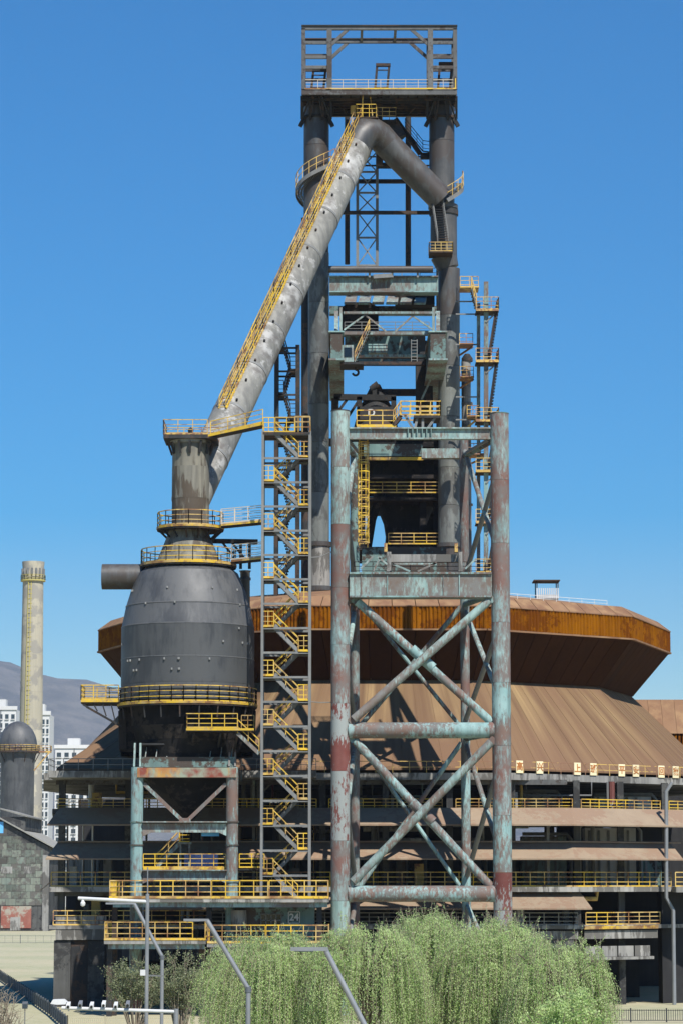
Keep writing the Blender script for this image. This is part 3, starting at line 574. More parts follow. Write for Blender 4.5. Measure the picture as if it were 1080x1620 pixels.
# ================================================================== furnace tower
YT = 217.0
tb = W(600, 960, YT); FT = thing('furnace_tower', 'tall dark twin duct furnace top tower with open steel portal frame', 'tower', (tb.x, YT, ztop))
s = lambda px: M(px, YT)
def duct(px, y0, y1, r0, name='duct', mat='pipe_dark', Y=YT, n=28, px2=None, r1=None):
    return part(FT, name, mat, lambda m: m.tube([W(px, y0, Y), W(px2 or px, y1, Y)], [s(r0), s(r1 or r0)], n), True)
for a, b in ((170, 232), (232, 290), (290, 345)): duct(500.5, a + .5, b, 20.5)
duct(500.5, 345.5, 400, 20.5, r1=17, px2=503)
for a, b in ((400, 480), (480, 560), (560, 640), (640, 700), (700, 780), (780, 858)): duct(504, a + .5, b, 16.8, mat='duct_grey')
duct(504.5, 858, 865, 20, 'flange'); duct(505, 865, 928, 17.5, mat='concrete'); duct(505, 928, 935, 20, 'flange'); duct(505, 935, 975, 17.5, mat='concrete')
for a, b in ((170, 225), (225, 325)): duct(698, a + .5, b, 20.5)
duct(700, 325, 331, 24, 'flange'); duct(701, 331, 405, 21.5); duct(701, 405, 425, 21.5, r1=17.5, px2=708)
for a, b in ((425, 500), (500, 580), (580, 660), (660, 740), (740, 800), (800, 860)): duct(709.5, a + .5, b, 17.3, mat='pipe_dark' if a < 500 else 'duct_grey')
duct(710, 860, 866, 20, 'flange'); duct(710, 866, 965, 17.3)
# dark columns behind
for px, wd, y0, y1, Yc_ in ((484, 15, 345, 960, 224), (645, 9, 178, 425, 223), (549, 8, 178, 418, 222), (697, 16, 400, 960, 226), (672, 14, 540, 690, 224), (530, 12, 540, 700, 225)):
    part(FT, 'rear_column', 'steel_dark', lambda m: m.tube([W(px, y0, Yc_), W(px, y1, Yc_)], M(wd / 2, Yc_), 12), True)
# lattice mast
mast = part(FT, 'lattice_mast', 'steel_grey', lambda m: [m.bar(W(px, 238, 219 + d), W(px, 425, 219 + d), .22) for px in (565, 596) for d in (0, 1.4)])
def lat(m):
    ys = [240, 272, 305, 336, 376, 420]
    for a, b in zip(ys[:-1], ys[1:]):
        m.bar(W(565, a, 219), W(596, b, 219), .09); m.bar(W(596, a, 219), W(565, b, 219), .09); m.bar(W(565, b, 219), W(596, b, 219), .14); m.bar(W(565, b, 219), W(565, b, 220.4), .12); m.bar(W(596, a, 219), W(596, b, 220.4), .08)
part(mast, 'lattice_brace', 'steel_grey', lat)
for x0, x1, y, Y, t in ((540, 682, 336.5, 219, .26), (556, 682, 287, 221, .3), (521, 690, 262, 221, .12), (520, 690, 248, 222, .1)): part(FT, 'tie_beam', 'steel_dark', lambda m: m.bar(W(x0, y, Y), W(x1, y, Y), t))
# top deck
ZD = Zr(150, 214); ZDt = Zr(141, 214); xa, xb = Xr(477, 145, 214), Xr(722, 145, 214)
part(FT, 'top_deck', 'steel_mid', lambda m: (m.box(xa, xb, 214, 220.5, ZDt - .12, ZDt), m.box(xa, xb, 213.9, 214.15, ZD, ZDt - .13), m.box(xa, xb, 220.3, 220.5, ZD, ZDt - .13)))
for k in range(17):
    x = xa + .1 + (xb - xa - .2) * k / 16; part(FT, 'deck_joist', 'steel_dark', lambda m: m.box(x - .05, x + .05, 214.16, 220.29, ZD, ZDt - .13))
for k in range(7): part(FT, 'deck_joist', 'steel_dark', lambda m: m.box(xa, xb, 214.9 + k * .75, 215.0 + k * .75, ZD - .2, ZD - .01))
part(FT, 'deck_edge', 'yellow', lambda m: m.box(xa + .25, xb - .05, 213.82, 213.89, ZDt - .04, ZDt + .06))
part(FT, 'deck_railing', 'rail_pale', lambda m: (m.rail([V((xa + .3, 214, ZDt)), V((xb - .1, 214, ZDt))], .75, 1.0, .05, 2, False), m.rail([V((xb - .1, 214, ZDt)), V((xb - .1, 220.3, ZDt)), V((xa + .3, 220.3, ZDt)), V((xa + .3, 214, ZDt))], .75, 1.0, .05, 2, False)))
part(FT, 'deck_railing', 'yellow', lambda m: (m.rail([V((xb - .12, 213.9, ZDt)), V((xb - .12, 216, ZDt))], .8, .8, .07), ))
# portal frame
for px in (480, 521, 680, 719):
    for Y in (214.1, 217.6):
        x = Xr(px, 60, 214); part(FT, 'portal_post', 'steel_mid', lambda m: m.bar(V((x, Y, ZDt)), V((x, Y, Zr(45, 214))), .3 if px in (480, 719) else .4))
def pfr(m):
    zt1 = Zr(43.5, 214); X = lambda px: Xr(px, 60, 214)
    for Y in (214.1, 217.6):
        m.bar(V((X(477.5), Y, zt1)), V((X(722), Y, zt1)), .3, .34)
        for xa_, xb_ in ((480, 521), (680, 719)):
            for y in (67, 90, 106): m.bar(V((X(xa_), Y, Zr(y, 214))), V((X(xb_), Y, Zr(y, 214))), .2, .24)
        for xa_, xb_ in ((523, 550), (678, 650)): m.bar(V((X(xa_), Y, Zr(71, 214))), V((X(xb_), Y, Zr(46, 214))), .2, .24)
    for px in (480, 521, 572, 625, 680, 719): m.bar(V((X(px), 214.1, zt1)), V((X(px), 217.6, zt1)), .2, .24)
    for px in (480, 719): m.bar(V((X(px), 214.1, Zr(90, 214))), V((X(px), 217.6, Zr(90, 214))), .2, .2)
pf = part(FT, 'portal_beam', 'steel_mid', pfr)
part(pf, 'portal_cap', 'steel_dark', lambda m: [m.box(Xr(477, 42, 214), Xr(722.5, 42, 214), Y - .25, Y + .25, Zr(41.6, 214) , Zr(40, 214)) for Y in (214.1, 217.6)])
for (xc, y0) in ((503, 111), (603, 103), (702, 101)):
    def hoist(m):
        for dx in (-10, 9):
            m.bar(W(xc + dx, 139, 215.2), W(xc + dx + 3, y0, 215.2), .18)
            m.bar(W(xc + dx, 139, 216.4), W(xc + dx + 3, y0, 215.2), .12)
        m.bar(W(xc - 9, y0, 215.2), W(xc + 14, y0, 215.2), .34, .22); m.bar(W(xc - 8, y0 + 8, 215.2), W(xc + 13, y0 + 8, 215.2), .08)
        m.box(Xr(xc - 8, 135, 215), Xr(xc + 9, 135, 215), 215, 216.2, ZDt, ZDt + .45)
    part(FT, 'hoist_frame', 'steel_dark', hoist)
# bleeder heads under the deck
for px in (500.5, 698):
    part(FT, 'bleeder_head', 'steel_dark', lambda m: (m.tube([W(px, 188, YT), W(px, 176, YT), W(px, 150, YT)], [s(21), s(17), s(12)], 20), m.tube([W(px, 186, YT), W(px, 189.5, YT)], s(24), 20)), True)
    for dx in (-23, -10, 10, 23):
        part(FT, 'deck_bracket', 'steel_dark', lambda m: (m.bar(W(px + dx, 152, 215), W(px + dx, 188, 216), .18), m.bar(W(px + dx * 1.12, 200, 216.5), W(px + dx * .8, 186, 216.5), .3, .3), m.bar(W(px + dx * .4, 152, 214.8), W(px + dx, 190, 216), .1)))
part(FT, 'deck_hanger', 'steel_dark', lambda m: [m.bar(W(a, 152, 216), W(b, 180, 218), .14) for a, b in ((527, 527), (673, 673), (527, 549), (673, 645), (590, 600))])
# spiral stair on left duct, right duct ring stairs
def spiral(cx, r_in, r_out, a0, a1, y0, y1, n, rm='yellow_worn'):
    c = W(cx, (y0 + y1) / 2, YT); z0, z1 = Zr(y0, YT), Zr(y1, YT); m = MB(); q = MB(); prev = None
    for k in range(n):
        t = k / (n - 1); a = a0 + (a1 - a0) * t; z = z0 + (z1 - z0) * t; da = abs(a1 - a0) / n * .5
        P = lambda r, a, z: V((c.x + r * cos(a), c.y + r * sin(a), z))
        pts = [P(r_in, a - da, z), P(r_out, a - da, z), P(r_out, a + da, z), P(r_in, a + da, z)]
        m.hexa([p - V((0, 0, .05)) for p in pts] + pts); m.bar(P(r_in, a, z - .35), P(r_out - .04, a, z - .1), .05)
        o = P(r_out, a, z)
        if k % 4 == 0: q.bar(o, o + V((0, 0, 1.0)), .05)
        if prev:
            q.bar(prev + V((0, 0, 1)), o + V((0, 0, 1)), .05); q.bar(prev + V((0, 0, .5)), o + V((0, 0, .5)), .04); m.bar(prev + V((0, 0, -.12)), o + V((0, 0, -.12)), .05, .3)
        prev = o
    st = m.build('spiral_stair', 'steel_grey', FT); q.build('stair_railing', rm, st)
spiral(500.5, s(21), s(33), radians(-25), radians(-200), 258, 308, 34)
spiral(500.5, s(21), s(33), radians(-200), radians(-330), 308, 345, 22)
spiral(700, s(21), s(33), radians(15), radians(-80), 288, 322, 20, 'yellow')
part(FT, 'ring_band', 'steel_dark', lambda m: m.tube([W(701, 333, YT), W(701, 341, YT)], s(23.5), 28), True)
stairs(FT, W(708, 388, YT - 1.55), W(698, 322, YT - 1.2), .8, 'steel_dark', 'steel_grey', (-1, 0, 0), rise=.2)
part(FT, 'landing', 'steel_dark', lambda m: m.box(Xr(678, 401, 215), Xr(715, 401, 215), 214.4, 216.5, Zr(402, 215), Zr(400, 215)))
part(FT, 'landing_railing', 'yellow', lambda m: m.rail([V((Xr(678, 401, 215), 216, Zr(400, 215))), V((Xr(678, 401, 215), 214.45, Zr(400, 215))), V((Xr(715, 401, 215), 214.45, Zr(400, 215))), V((Xr(715, 401, 215), 216, Zr(400, 215)))], .72, .5, .06))
part(FT, 'access_walkway', 'steel_dark', lambda m: (m.bar(W(625, 188, 218), W(664, 244, 218), .3, .35), m.bar(W(664, 247, 218), W(690, 247, 218), .3, .5), m.rail([W(640, 205, 217.6), W(668, 240, 217.6), W(682, 242, 217.6)], .9, .8, .05)))
# upper cross structure
part(FT, 'cross_pipe', 'pipe_dark', lambda m: m.tube([W(519, 426, 215.2), W(684, 426, 215.2)], s(5.5), 14), True)
part(FT, 'cross_girder', 'teal_pale', lambda m: m.box(Xr(521, 450, 216), Xr(692, 450, 216), 215.6, 216.4, Zr(463, 216), Zr(441, 216)))
part(FT, 'girder_flange', 'teal', lambda m: (m.box(Xr(521, 450, 216), Xr(692, 450, 216), 215.3, 216.7, Zr(440.8, 216), Zr(439, 216)), m.box(Xr(521, 450, 216), Xr(692, 450, 216), 215.3, 216.7, Zr(465, 216), Zr(463.2, 216))))
part(FT, 'girder_railing', 'steel_grey', lambda m: (m.rail([W(521, 439, 216), W(692, 439, 216)], .75, 1.4, .05, 1, False), m.bar(W(590, 438, 215.2), W(620, 436, 215.2), .3), [m.bar(W(px, 439, 215.3), W(px, 427, 215.3), .15) for px in (584, 620, 660)]))
for k in range(6):
    px = 548 + k * 22; part(FT, 'sloping_panel', 'teal_pale', lambda m: m.hexa([W(px - 4, 482, 217.5), W(px + 14, 482, 217.5), W(px + 17, 467, 222), W(px, 467, 222)] + [p + V((0, 0, .15)) for p in (W(px - 4, 482, 217.5), W(px + 14, 482, 217.5), W(px + 17, 467, 222), W(px, 467, 222))]))
part(FT, 'machine_room', 'shade_black', lambda m: (m.box(Xr(541, 500, 219), Xr(598, 500, 219), 218.5, 222.5, Zr(520, 219), Zr(487, 219)), m.prism([W(540, 487, 218.4), W(599, 487, 218.4), W(585, 478, 218.4), W(550, 478, 218.4)], (0, 4.3, 0)), m.box(Xr(625, 470, 221), Xr(686, 470, 221), 220, 223, Zr(486, 221), Zr(466, 221))))
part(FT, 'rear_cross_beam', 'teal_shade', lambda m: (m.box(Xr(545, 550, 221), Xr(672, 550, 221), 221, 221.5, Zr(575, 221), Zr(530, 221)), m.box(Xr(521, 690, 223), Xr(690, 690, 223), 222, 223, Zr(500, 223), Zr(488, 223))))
part(FT, 'floor_beam', 'steel_dark', lambda m: (m.box(Xr(540, 577, 217), Xr(672, 577, 217), 216.7, 217.3, Zr(578, 217), Zr(573, 217)), m.box(Xr(540, 560, 217), Xr(672, 560, 217), 216.7, 217.2, Zr(567, 217), Zr(563, 217))))
for px in (663, 676): part(FT, 'hanger_column', 'steel_dark', lambda m: m.box(Xr(px - 6, 600, 220), Xr(px + 7, 600, 220), 219, 221, Zr(690, 220), Zr(560, 220)))
part(FT, 'brace', 'teal_pale', lambda m: (m.bar(W(684, 592, 216), W(666, 632, 216), .14), m.bar(W(524, 585, 216.5), W(530, 560, 216.5), .3)))
part(FT, 'floor_joist', 'steel_dark', lambda m: (m.bar(W(600, 621, 221), W(665, 621, 221), .5, .5), m.bar(W(520, 700, 221), W(700, 700, 221), .4, .6)))

# ------------------------------------------------------------------ overhead crane on its runway
r = thing('overhead_crane', 'green overhead crane with hook hanging between the two furnace ducts', 'crane', W(605, 575, 212))
for x0, x1, sl_ in ((523, 541, -1), (680, 704, 1)):
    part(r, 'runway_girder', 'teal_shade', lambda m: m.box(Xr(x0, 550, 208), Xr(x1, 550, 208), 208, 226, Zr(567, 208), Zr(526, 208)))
    part(r, 'runway_flange', 'teal', lambda m: (m.box(Xr(x0 - 3, 550, 208), Xr(x1 + 3, 550, 208), 207.9, 226, Zr(526, 208) + .01, Zr(523.5, 208)), m.box(Xr(x0 - 3, 550, 208), Xr(x1 + 3, 550, 208), 207.9, 226, Zr(570, 208), Zr(567, 208) - .01)))
    part(r, 'end_post', 'teal_pale', lambda m: (m.box(Xr((x0 + x1) / 2 - 2 + 7 * sl_ * -1, 500, 208), Xr((x0 + x1) / 2 + 2 + 7 * sl_ * -1, 500, 208), 208, 208.4, Zr(524, 208), Zr(486, 208)), m.bar(W((x0 + x1) / 2, 526, 209), W((x0 + x1) / 2, 495, 214), .3)))
part(r, 'bridge_beam', 'teal_pale', lambda m: (m.box(Xr(543, 527, 209.5), Xr(679, 527, 209.5), 209.3, 209.9, Zr(530, 209.5), Zr(525, 209.5)), m.box(Xr(543, 495, 209.5), Xr(690, 495, 209.5), 209.3, 209.6, Zr(497, 209.5), Zr(493.5, 209.5))))
part(r, 'bridge_brace', 'teal_pale', lambda m: [m.bar(W(a, ya, 209.5), W(b, yb_, 209.5), .12) for a, ya, b, yb_ in ((544, 522, 577, 498), (577, 498, 612, 526), (624, 525, 652, 500), (652, 500, 690, 526))])
part(r, 'bridge_railing', 'steel_grey', lambda m: m.rail([W(545, 525, 210.5), W(678, 525, 210.5)], .75, 1.2, .05))
part(r, 'trolley', 'teal', lambda m: (m.box(Xr(582, 560, 212), Xr(612, 560, 212), 211.5, 213, Zr(560, 212), Zr(546, 212)), m.bar(W(575, 563, 211), W(672, 563, 211), .14, .2)))
cab = part(r, 'operator_cab', 'teal_pale', lambda m: m.box(Xr(541, 560, 209), Xr(559, 560, 209), 208.7, 210.6, Zr(574, 209), Zr(547, 209)))
part(cab, 'cab_window', 'dark_glass', lambda m: m.box(Xr(544, 560, 209), Xr(556, 560, 209), 208.66, 208.69, Zr(566, 209), Zr(551, 209)))
part(r, 'cab_base', 'steel_dark', lambda m: m.box(Xr(538, 577, 209), Xr(575, 577, 209), 208.5, 211, Zr(578, 209), Zr(574.2, 209)))
stairs(r, W(561, 573, 208.9), W(584, 522, 208.9), .7, 'teal_pale', 'yellow_worn', rise=.25, rh=.8)
part(r, 'ladder', 'steel_grey', lambda m: [m.bar(W(px, 572, 209.4), W(px, 537, 209.4), .06) for px in (650, 659)] + [m.bar(W(650, 539 + 5 * k, 209.4), W(659, 539 + 5 * k, 209.4), .05) for k in range(7)])
hk = W(562, 580, 210)
part(r, 'hook', 'steel_dark', lambda m: (m.box(hk.x - .25, hk.x + .25, hk.y - .2, hk.y + .2, hk.z - .1, hk.z + .4), m.tube([hk + V((0, 0, -.1)), hk + V((0, 0, -.25))] + [hk + V((.22 * sin(a) , 0, -.45 + .22 * cos(a))) for a in [k * .45 for k in range(0, 11)]], .085, 8)), True)

# ------------------------------------------------------------------ furnace shell inside the tower
fc = W(640, 800, 222); r = thing('blast_furnace', 'dark furnace throat hopper seen between the gantry columns', 'furnace', (fc.x, 222, ztop))
def fz(y): return Zr(y, 222)
def fr(p): return M(p, 222)
part(r, 'hopper', 'shade_black', lambda m: m.lathe(fc, [(fr(40), fz(945)), (fr(31), fz(850)), (fr(34), fz(830)), (fr(50), fz(790)), (fr(52), fz(745)), (fr(38), fz(715)), (fr(30), fz(690))], 32), True)
part(r, 'bell_cover', 'steel_dark', lambda m: m.lathe(W(594, 640, 221), [(fr(38), fz(690)), (fr(32), fz(668)), (fr(26), fz(648)), (fr(12), fz(622)), (fr(7), fz(612)), (0.02, fz(610))], 24), True)
part(r, 'counterweight', 'steel_dark', lambda m: (m.tube([W(586, 616, 220), W(598, 609, 220)], [fr(5), fr(7)], 12), m.bar(W(592, 613, 220), W(592, 630, 220), .35)), True)
part(r, 'valve_frame', 'steel_dark', lambda m: (m.bar(W(528, 628, 220), W(626, 630, 220), .4, .45), [m.bar(W(px, 628, 220), W(px, 690, 220), .4) for px in (532, 568, 622)], m.bar(W(550, 660, 220), W(568, 632, 220), .2), m.bar(W(532, 655, 220), W(550, 630, 220), .2)))
lt = W(587, 653, 217.2)
part(r, 'letter_plate', 'steel_dark', lambda m: m.box(lt.x - .9, lt.x + 1.7, 217.3, 217.5, lt.z - .5, lt.z + .5))
text_obj('D', .75, V((lt.x, 217.28, lt.z)), 'white_paint', r, 0, .01, .02)
for y, h in ((700, 8), (720, 5), (752, 6), (787, 6), (866, 5)):
    part(r, 'floor_deck', 'shade_black', lambda m: m.box(Xr(566, y, 217), Xr(727 if y != 787 else 694, y, 217), 217.6, 227, Zr(y + h, 218), Zr(y, 218)))
for px, y0, y1 in ((572, 700, 870), (600, 700, 720), (690, 690, 900), (668, 790, 870)): part(r, 'floor_column', 'shade_black', lambda m: m.box(Xr(px - 5, 800, 219), Xr(px + 5, 800, 219), 218.5, 219.2, Zr(y1, 219), Zr(y0, 219)))
part(r, 'teal_fascia', 'teal_shade', lambda m: m.box(Xr(575, 715, 217.4), Xr(667, 715, 217.4), 217.2, 217.58, Zr(722, 217.4), Zr(703, 217.4)))
part(r, 'teal_fascia', 'teal_pale', lambda m: m.box(Xr(666, 717, 214), Xr(728, 717, 214), 213.8, 214.6, Zr(725, 214), Zr(710, 214)))
for x0, x1, y, mm_ in ((582, 694, 780, 'yellow'), (614, 694, 861, 'yellow'), (580, 668, 728, 'yellow')): part(r, 'railing', mm_, lambda m: m.rail([W(x0, y, 217.2), W(x1, y, 217.2)], .85 if y != 728 else .2, 1.1, .065))
part(r, 'back_screen', 'shade_black', lambda m: (m.box(Xr(650, 800, 226), Xr(695, 800, 226), 226, 226.3, Zr(870, 226), Zr(690, 226)), m.box(Xr(575, 750, 227), Xr(695, 750, 227), 227, 227.3, Zr(785, 227), Zr(690, 227))))
part(r, 'side_duct', 'shade_black', lambda m: m.tube([W(606, 770, 219), W(597, 795, 219), W(588, 822, 219), W(580, 872, 219)], fr(6.5), 12), True)

# ------------------------------------------------------------------ downcomer
p0, p1 = W(300, 796, 190), W(560, 236, 214)
DC = thing('downcomer_pipe', 'huge pale grey slanting gas pipe with a yellow stair along its back', 'pipe', p0)
RD = M(28.5, 202); nseg = 9
for k in range(nseg):
    a, b = p0.lerp(p1, k / nseg), p0.lerp(p1, (k + 1) / nseg)
    part(DC, 'pipe_section', 'pipe_grey' if k < 7 else 'pipe_dark' if k == 20 else 'pipe_grey', lambda m: m.tube([a, b], RD + (.012 if k % 2 else 0), 36, True), True)
    part(DC, 'weld_band', 'steel_grey', lambda m: m.tube([b - (p1 - p0).normalized() * .1, b + (p1 - p0).normalized() * .1], RD + .035, 36), True)
el = [W(560, 236, 214), W(569, 219, 214.2), W(578, 211, 214.4), W(589, 210, 214.7), W(600, 216, 215), W(612, 229, 215.2)]
part(DC, 'elbow', 'pipe_dark', lambda m: m.tube(el, [RD, RD * .98, RD * .96, RD * .93, RD * .88, RD * .84], 36), True)
a, b = W(612, 229, 215.2), W(697, 316, 216.3)
part(DC, 'branch_pipe', 'pipe_dark', lambda m: m.tube([a, a.lerp(b, .5), b], [RD * .84, RD * .82, RD * .8], 36), True)
part(DC, 'elbow_bracket', 'steel_dark', lambda m: (m.bar(W(600, 232, 216), W(600, 262, 216), .5), m.tube([W(596, 262, 217), W(640, 262, 217)], .25, 8), m.tube([W(615, 200, 217), W(628, 222, 217)], .8, 14)))
# stair on the back of the pipe
d = (p1 - p0).normalized(); side = V((0, -1, 0)); upn = (V((0, 0, 1)) - d * d.z).normalized(); nb = d.cross(upn).normalized(); nb = -nb if nb.y > 0 else nb
base = lambda t: p0.lerp(p1, t) + upn * (RD * 1.0) + nb * RD * .12
t0, t1 = .205, 1.055
for k in range(8):
    ta, tb_ = t0 + (t1 - t0) * k / 8, t0 + (t1 - t0) * (k + 1) / 8; A_, B_ = base(ta), base(tb_)
    m = MB(); m.bar(A_ - nb * .3, B_ - nb * .3, .05, .16); m.bar(A_ + nb * .3, B_ + nb * .3, .05, .16)
    n = 14
    for q in range(n):
        p = A_.lerp(B_, (q + .5) / n); m.hexa([p - nb * .28 + V((-.1, 0, -.02)), p + nb * .28 + V((-.1, 0, -.02)), p + nb * .28 + V((.12, 0, -.02)), p - nb * .28 + V((.12, 0, -.02))] + [p - nb * .28 + V((-.1, 0, .02)), p + nb * .28 + V((-.1, 0, .02)), p + nb * .28 + V((.12, 0, .02)), p - nb * .28 + V((.12, 0, .02))])
    m.build('stair_flight', 'yellow', DC)
    for sgn in (-1, 1):
        m = MB()
        for q in range(5): p = A_.lerp(B_, q / 4) + nb * .26 * sgn; m.bar(p, p + V((0, 0, .85)), .05)
        for hh in (.42, .85): m.bar(A_ + nb * .26 * sgn + V((0, 0, hh)), B_ + nb * .26 * sgn + V((0, 0, hh)), .045)
        m.build('stair_railing', 'yellow', DC)
    for q in (0.25, .75):
        p = A_.lerp(B_, q) + nb * .5; part(DC, 'stair_bracket', 'steel_dark', lambda m: m.bar(p - upn * .3 + nb * .1, p - upn * .12 + nb * .22, .13, .13))
tp = base(t1)
part(DC, 'peak_landing', 'steel_dark', lambda m: (m.box(tp.x - .2, tp.x + 1.5, tp.y - .5, tp.y + 1.6, tp.z - .08, tp.z), m.box(tp.x + 1.2, tp.x + 2.9, tp.y + 1.0, tp.y + 2.4, tp.z + .1, tp.z + .2)))
part(DC, 'peak_railing', 'yellow', lambda m: (m.rail([tp + V((-.2, 1.5, 0)), tp + V((-.2, -.5, 0)), tp + V((1.3, -.5, 0)), tp + V((1.5, 1.5, 0))], 1, .5, .05, 2, False), m.rail([tp + V((1.3, 1.0, .2)), tp + V((2.9, 1.0, .2)), tp + V((2.9, 2.3, .2))], .95, .5, .05, 2, False), m.bar(tp + V((.2, .3, 0)), tp + V((.35, .3, 2.2)), .1), m.bar(tp + V((1.1, .3, 0)), tp + V((.9, .3, 1.8)), .08)))
part(DC, 'peak_hatch', 'yellow_worn', lambda m: m.tube([W(560, 180, 216), W(560, 168, 216)], .3, 10))
part(DC, 'peak_hanger', 'steel_dark', lambda m: m.bar(W(600, 152, 216), W(600, 195, 216), .4))

# ================================================================== dust catcher vessel
YV = 190.0; vx = W(297, 1100, YV).x; vc = V((vx, YV, 0)); vs = lambda p: M(p, YV); vz = lambda y: Zr(y, YV)
DV = thing('dust_catcher', 'big round black steel gas vessel with yellow ring platforms', 'vessel', (vx, YV, 0))
uc = V((W(302, 760, YV).x, YV, 0))
for y0, y1, dr, mt in ((694, 740, 0, 'duct_stain'), (740, 790, .012, 'duct_stain'), (790, 834, 0, 'duct_stain')):
    part(DV, 'inlet_course', mt, lambda m: m.lathe(uc, [(vs(29.7) + dr, vz(y1)), (vs(29.7) + dr, vz(y0))], 48), True)
part(DV, 'inlet_rim', 'concrete', lambda m: m.lathe(uc, [(vs(29.5), vz(704)), (vs(33), vz(703)), (vs(33), vz(697)), (vs(30), vz(695)), (.02, vz(694))], 48), True)
part(DV, 'inlet_bracket', 'steel_dark', lambda m: [m.bar(uc + V((vs(30) * cos(a), vs(30) * sin(a), vz(720))), uc + V((vs(36) * cos(a), vs(36) * sin(a), vz(702))), .15, .3) for a in [k * pi / 6 for k in range(12)]])
prof = [(29.7, 834), (33, 845), (38, 858), (46, 878), (50, 889), (62, 895), (79, 908), (90.5, 935), (98.5, 961), (105, 994), (105, 1015), (105, 1045), (105, 1085), (105, 1111), (88, 1116), (88, 1150), (80, 1172), (74, 1195), (72, 1218)]
cp = [0, 3, 4, 6, 8, 9, 11, 12, 13, 14, 15, 16, 17, 18]
for a, b in zip(cp[:-1], cp[1:]):
    pr = [(vs(r_) + (.014 if a % 2 else 0), vz(y)) for r_, y in prof[a:b + 1]][::-1]
    if 7 <= a <= 8:   # finer curve on the shoulder
        q = pr
    part(DV, 'shell_course', 'duct_stain' if a == 3 or a == 0 else 'vessel_black' if a < 9 else 'vessel_lower' if a < 13 else 'shade_black', lambda m: m.lathe(vc, pr, 72), True)
for y, r_ in ((961, 98.5), (994, 105), (1045, 105)): part(DV, 'weld_seam', 'vessel_black', lambda m: m.lathe(vc, [(vs(r_), vz(y + 1)), (vs(r_) + .03, vz(y + .6)), (vs(r_) + .03, vz(y - .6)), (vs(r_), vz(y - 1.2))], 72), True)
rl = random.Random(3)
for k in range(26):
    a = rl.uniform(pi * 1.05, pi * 1.95); y = rl.choice((938, 962, 1000, 1022, 1050, 1066)); R_ = [r_ for r_, yy in prof if yy <= y + 20][-1] + .2
    p = vc + V((vs(R_) * cos(a), vs(R_) * sin(a), vz(y))); part(DV, 'lifting_lug', 'steel_grey', lambda m: m.bar(p, p + V((0, -.12, .02)), .1, .14))
part(DV, 'hopper', 'shade_black', lambda m: m.lathe(vc, [(vs(5), vz(1305)), (vs(12), vz(1296)), (vs(66), vz(1232)), (vs(66), vz(1218))], 48), True)  # shade below the vessel is put into the hopper colour
# stub pipe to the left
a, b = W(162, 912.5, YV), W(226, 912.5, YV)
part(DV, 'stub_pipe', 'pipe_dark', lambda m: (m.tube([b, a, a, a + V((1.2, 0, 0))], [vs(20.3), vs(20.3), vs(18.5), vs(18.5)], 36, False), m.tube([a + V((1.2, 0, 0)), a + V((1.3, 0, 0))], vs(18.5), 30)), True)
# ring platforms
def ringdeck(c, r_in, r_out, y, rail_h, mat_rail, ndiv, thick=.22, brk=14, pr=None):
    z = Zr(y, YV - vs(r_out)); dk = part(DV, 'ring_deck', 'steel_dark', lambda m: m.ringplate(c, vs(r_in), vs(r_out), z - thick, z - .02))
    part(dk, 'deck_edge', 'yellow', lambda m: m.ringplate(c, vs(r_out) - .01, vs(r_out) + .04, z - .12, z + .03, 64))
    rl_ = part(dk, 'ring_railing', mat_rail, lambda m: m.rail(arc(c, vs(r_out) - .03, z, 0, 2 * pi, ndiv), rail_h, 9, .062))
    for k in range(brk):
        a = 2 * pi * (k + .3) / brk; d = V((cos(a), sin(a), 0))
        part(dk, 'deck_bracket', 'steel_dark', lambda m: m.bar(c + d * vs(r_in) + V((0, 0, z - 1.0)), c + d * vs(r_out - 3) + V((0, 0, z - .2)), .09, .12))
ringdeck(uc, 30, 53, 829, 1.0, 'yellow', 16); ringdeck(vc, 48, 76, 886, 1.0, 'yellow', 22, brk=18); ringdeck(vc, 104, 110, 1109, 1.05, 'yellow', 36, brk=22)
# top platform with walkway
zt_ = vz(693)
part(DV, 'top_deck', 'steel_dark', lambda m: (m.box(Xr(261, 693, YV), Xr(345, 693, YV), YV - 1.6, YV + 1.8, zt_ - .25, zt_), m.hexa([V((Xr(330, 690, YV), YV - 1.5, zt_ - .2)), V((Xr(416, 690, 187), 186.6, zt_ + .3)), V((Xr(416, 690, 187), 187.8, zt_ + .3)), V((Xr(330, 690, YV), YV - .3, zt_ - .2)), V((Xr(330, 690, YV), YV - 1.5, zt_)), V((Xr(416, 690, 187), 186.6, zt_ + .5)), V((Xr(416, 690, 187), 187.8, zt_ + .5)), V((Xr(330, 690, YV), YV - .3, zt_))])))
part(DV, 'top_railing', 'yellow_worn', lambda m: m.rail([V((Xr(330, 693, YV), YV - 1.6, zt_)), V((Xr(261, 693, YV), YV - 1.6, zt_)), V((Xr(261, 693, YV), YV + 1.8, zt_)), V((Xr(345, 693, YV), YV + 1.8, zt_))], 1.0, 1.1, .055))
part(DV, 'walkway_railing', 'yellow', lambda m: (m.rail([V((Xr(335, 693, YV), YV - 1.5, zt_)), V((Xr(416, 690, 187), 186.6, zt_ + .5))], .9, 1.3, .055), m.bar(V((Xr(330, 693, YV), YV - 1.54, zt_ - .08)), V((Xr(416, 690, 187), 186.56, zt_ + .42)), .06, .16)))
part(DV, 'vent_valve', 'steel_dark', lambda m: m.lathe(W(302, 690, YV), [(.28, zt_), (.3, zt_ + .25), (.16, zt_ + .35), (.2, zt_ + .6), (.02, zt_ + .75)], 12), True)
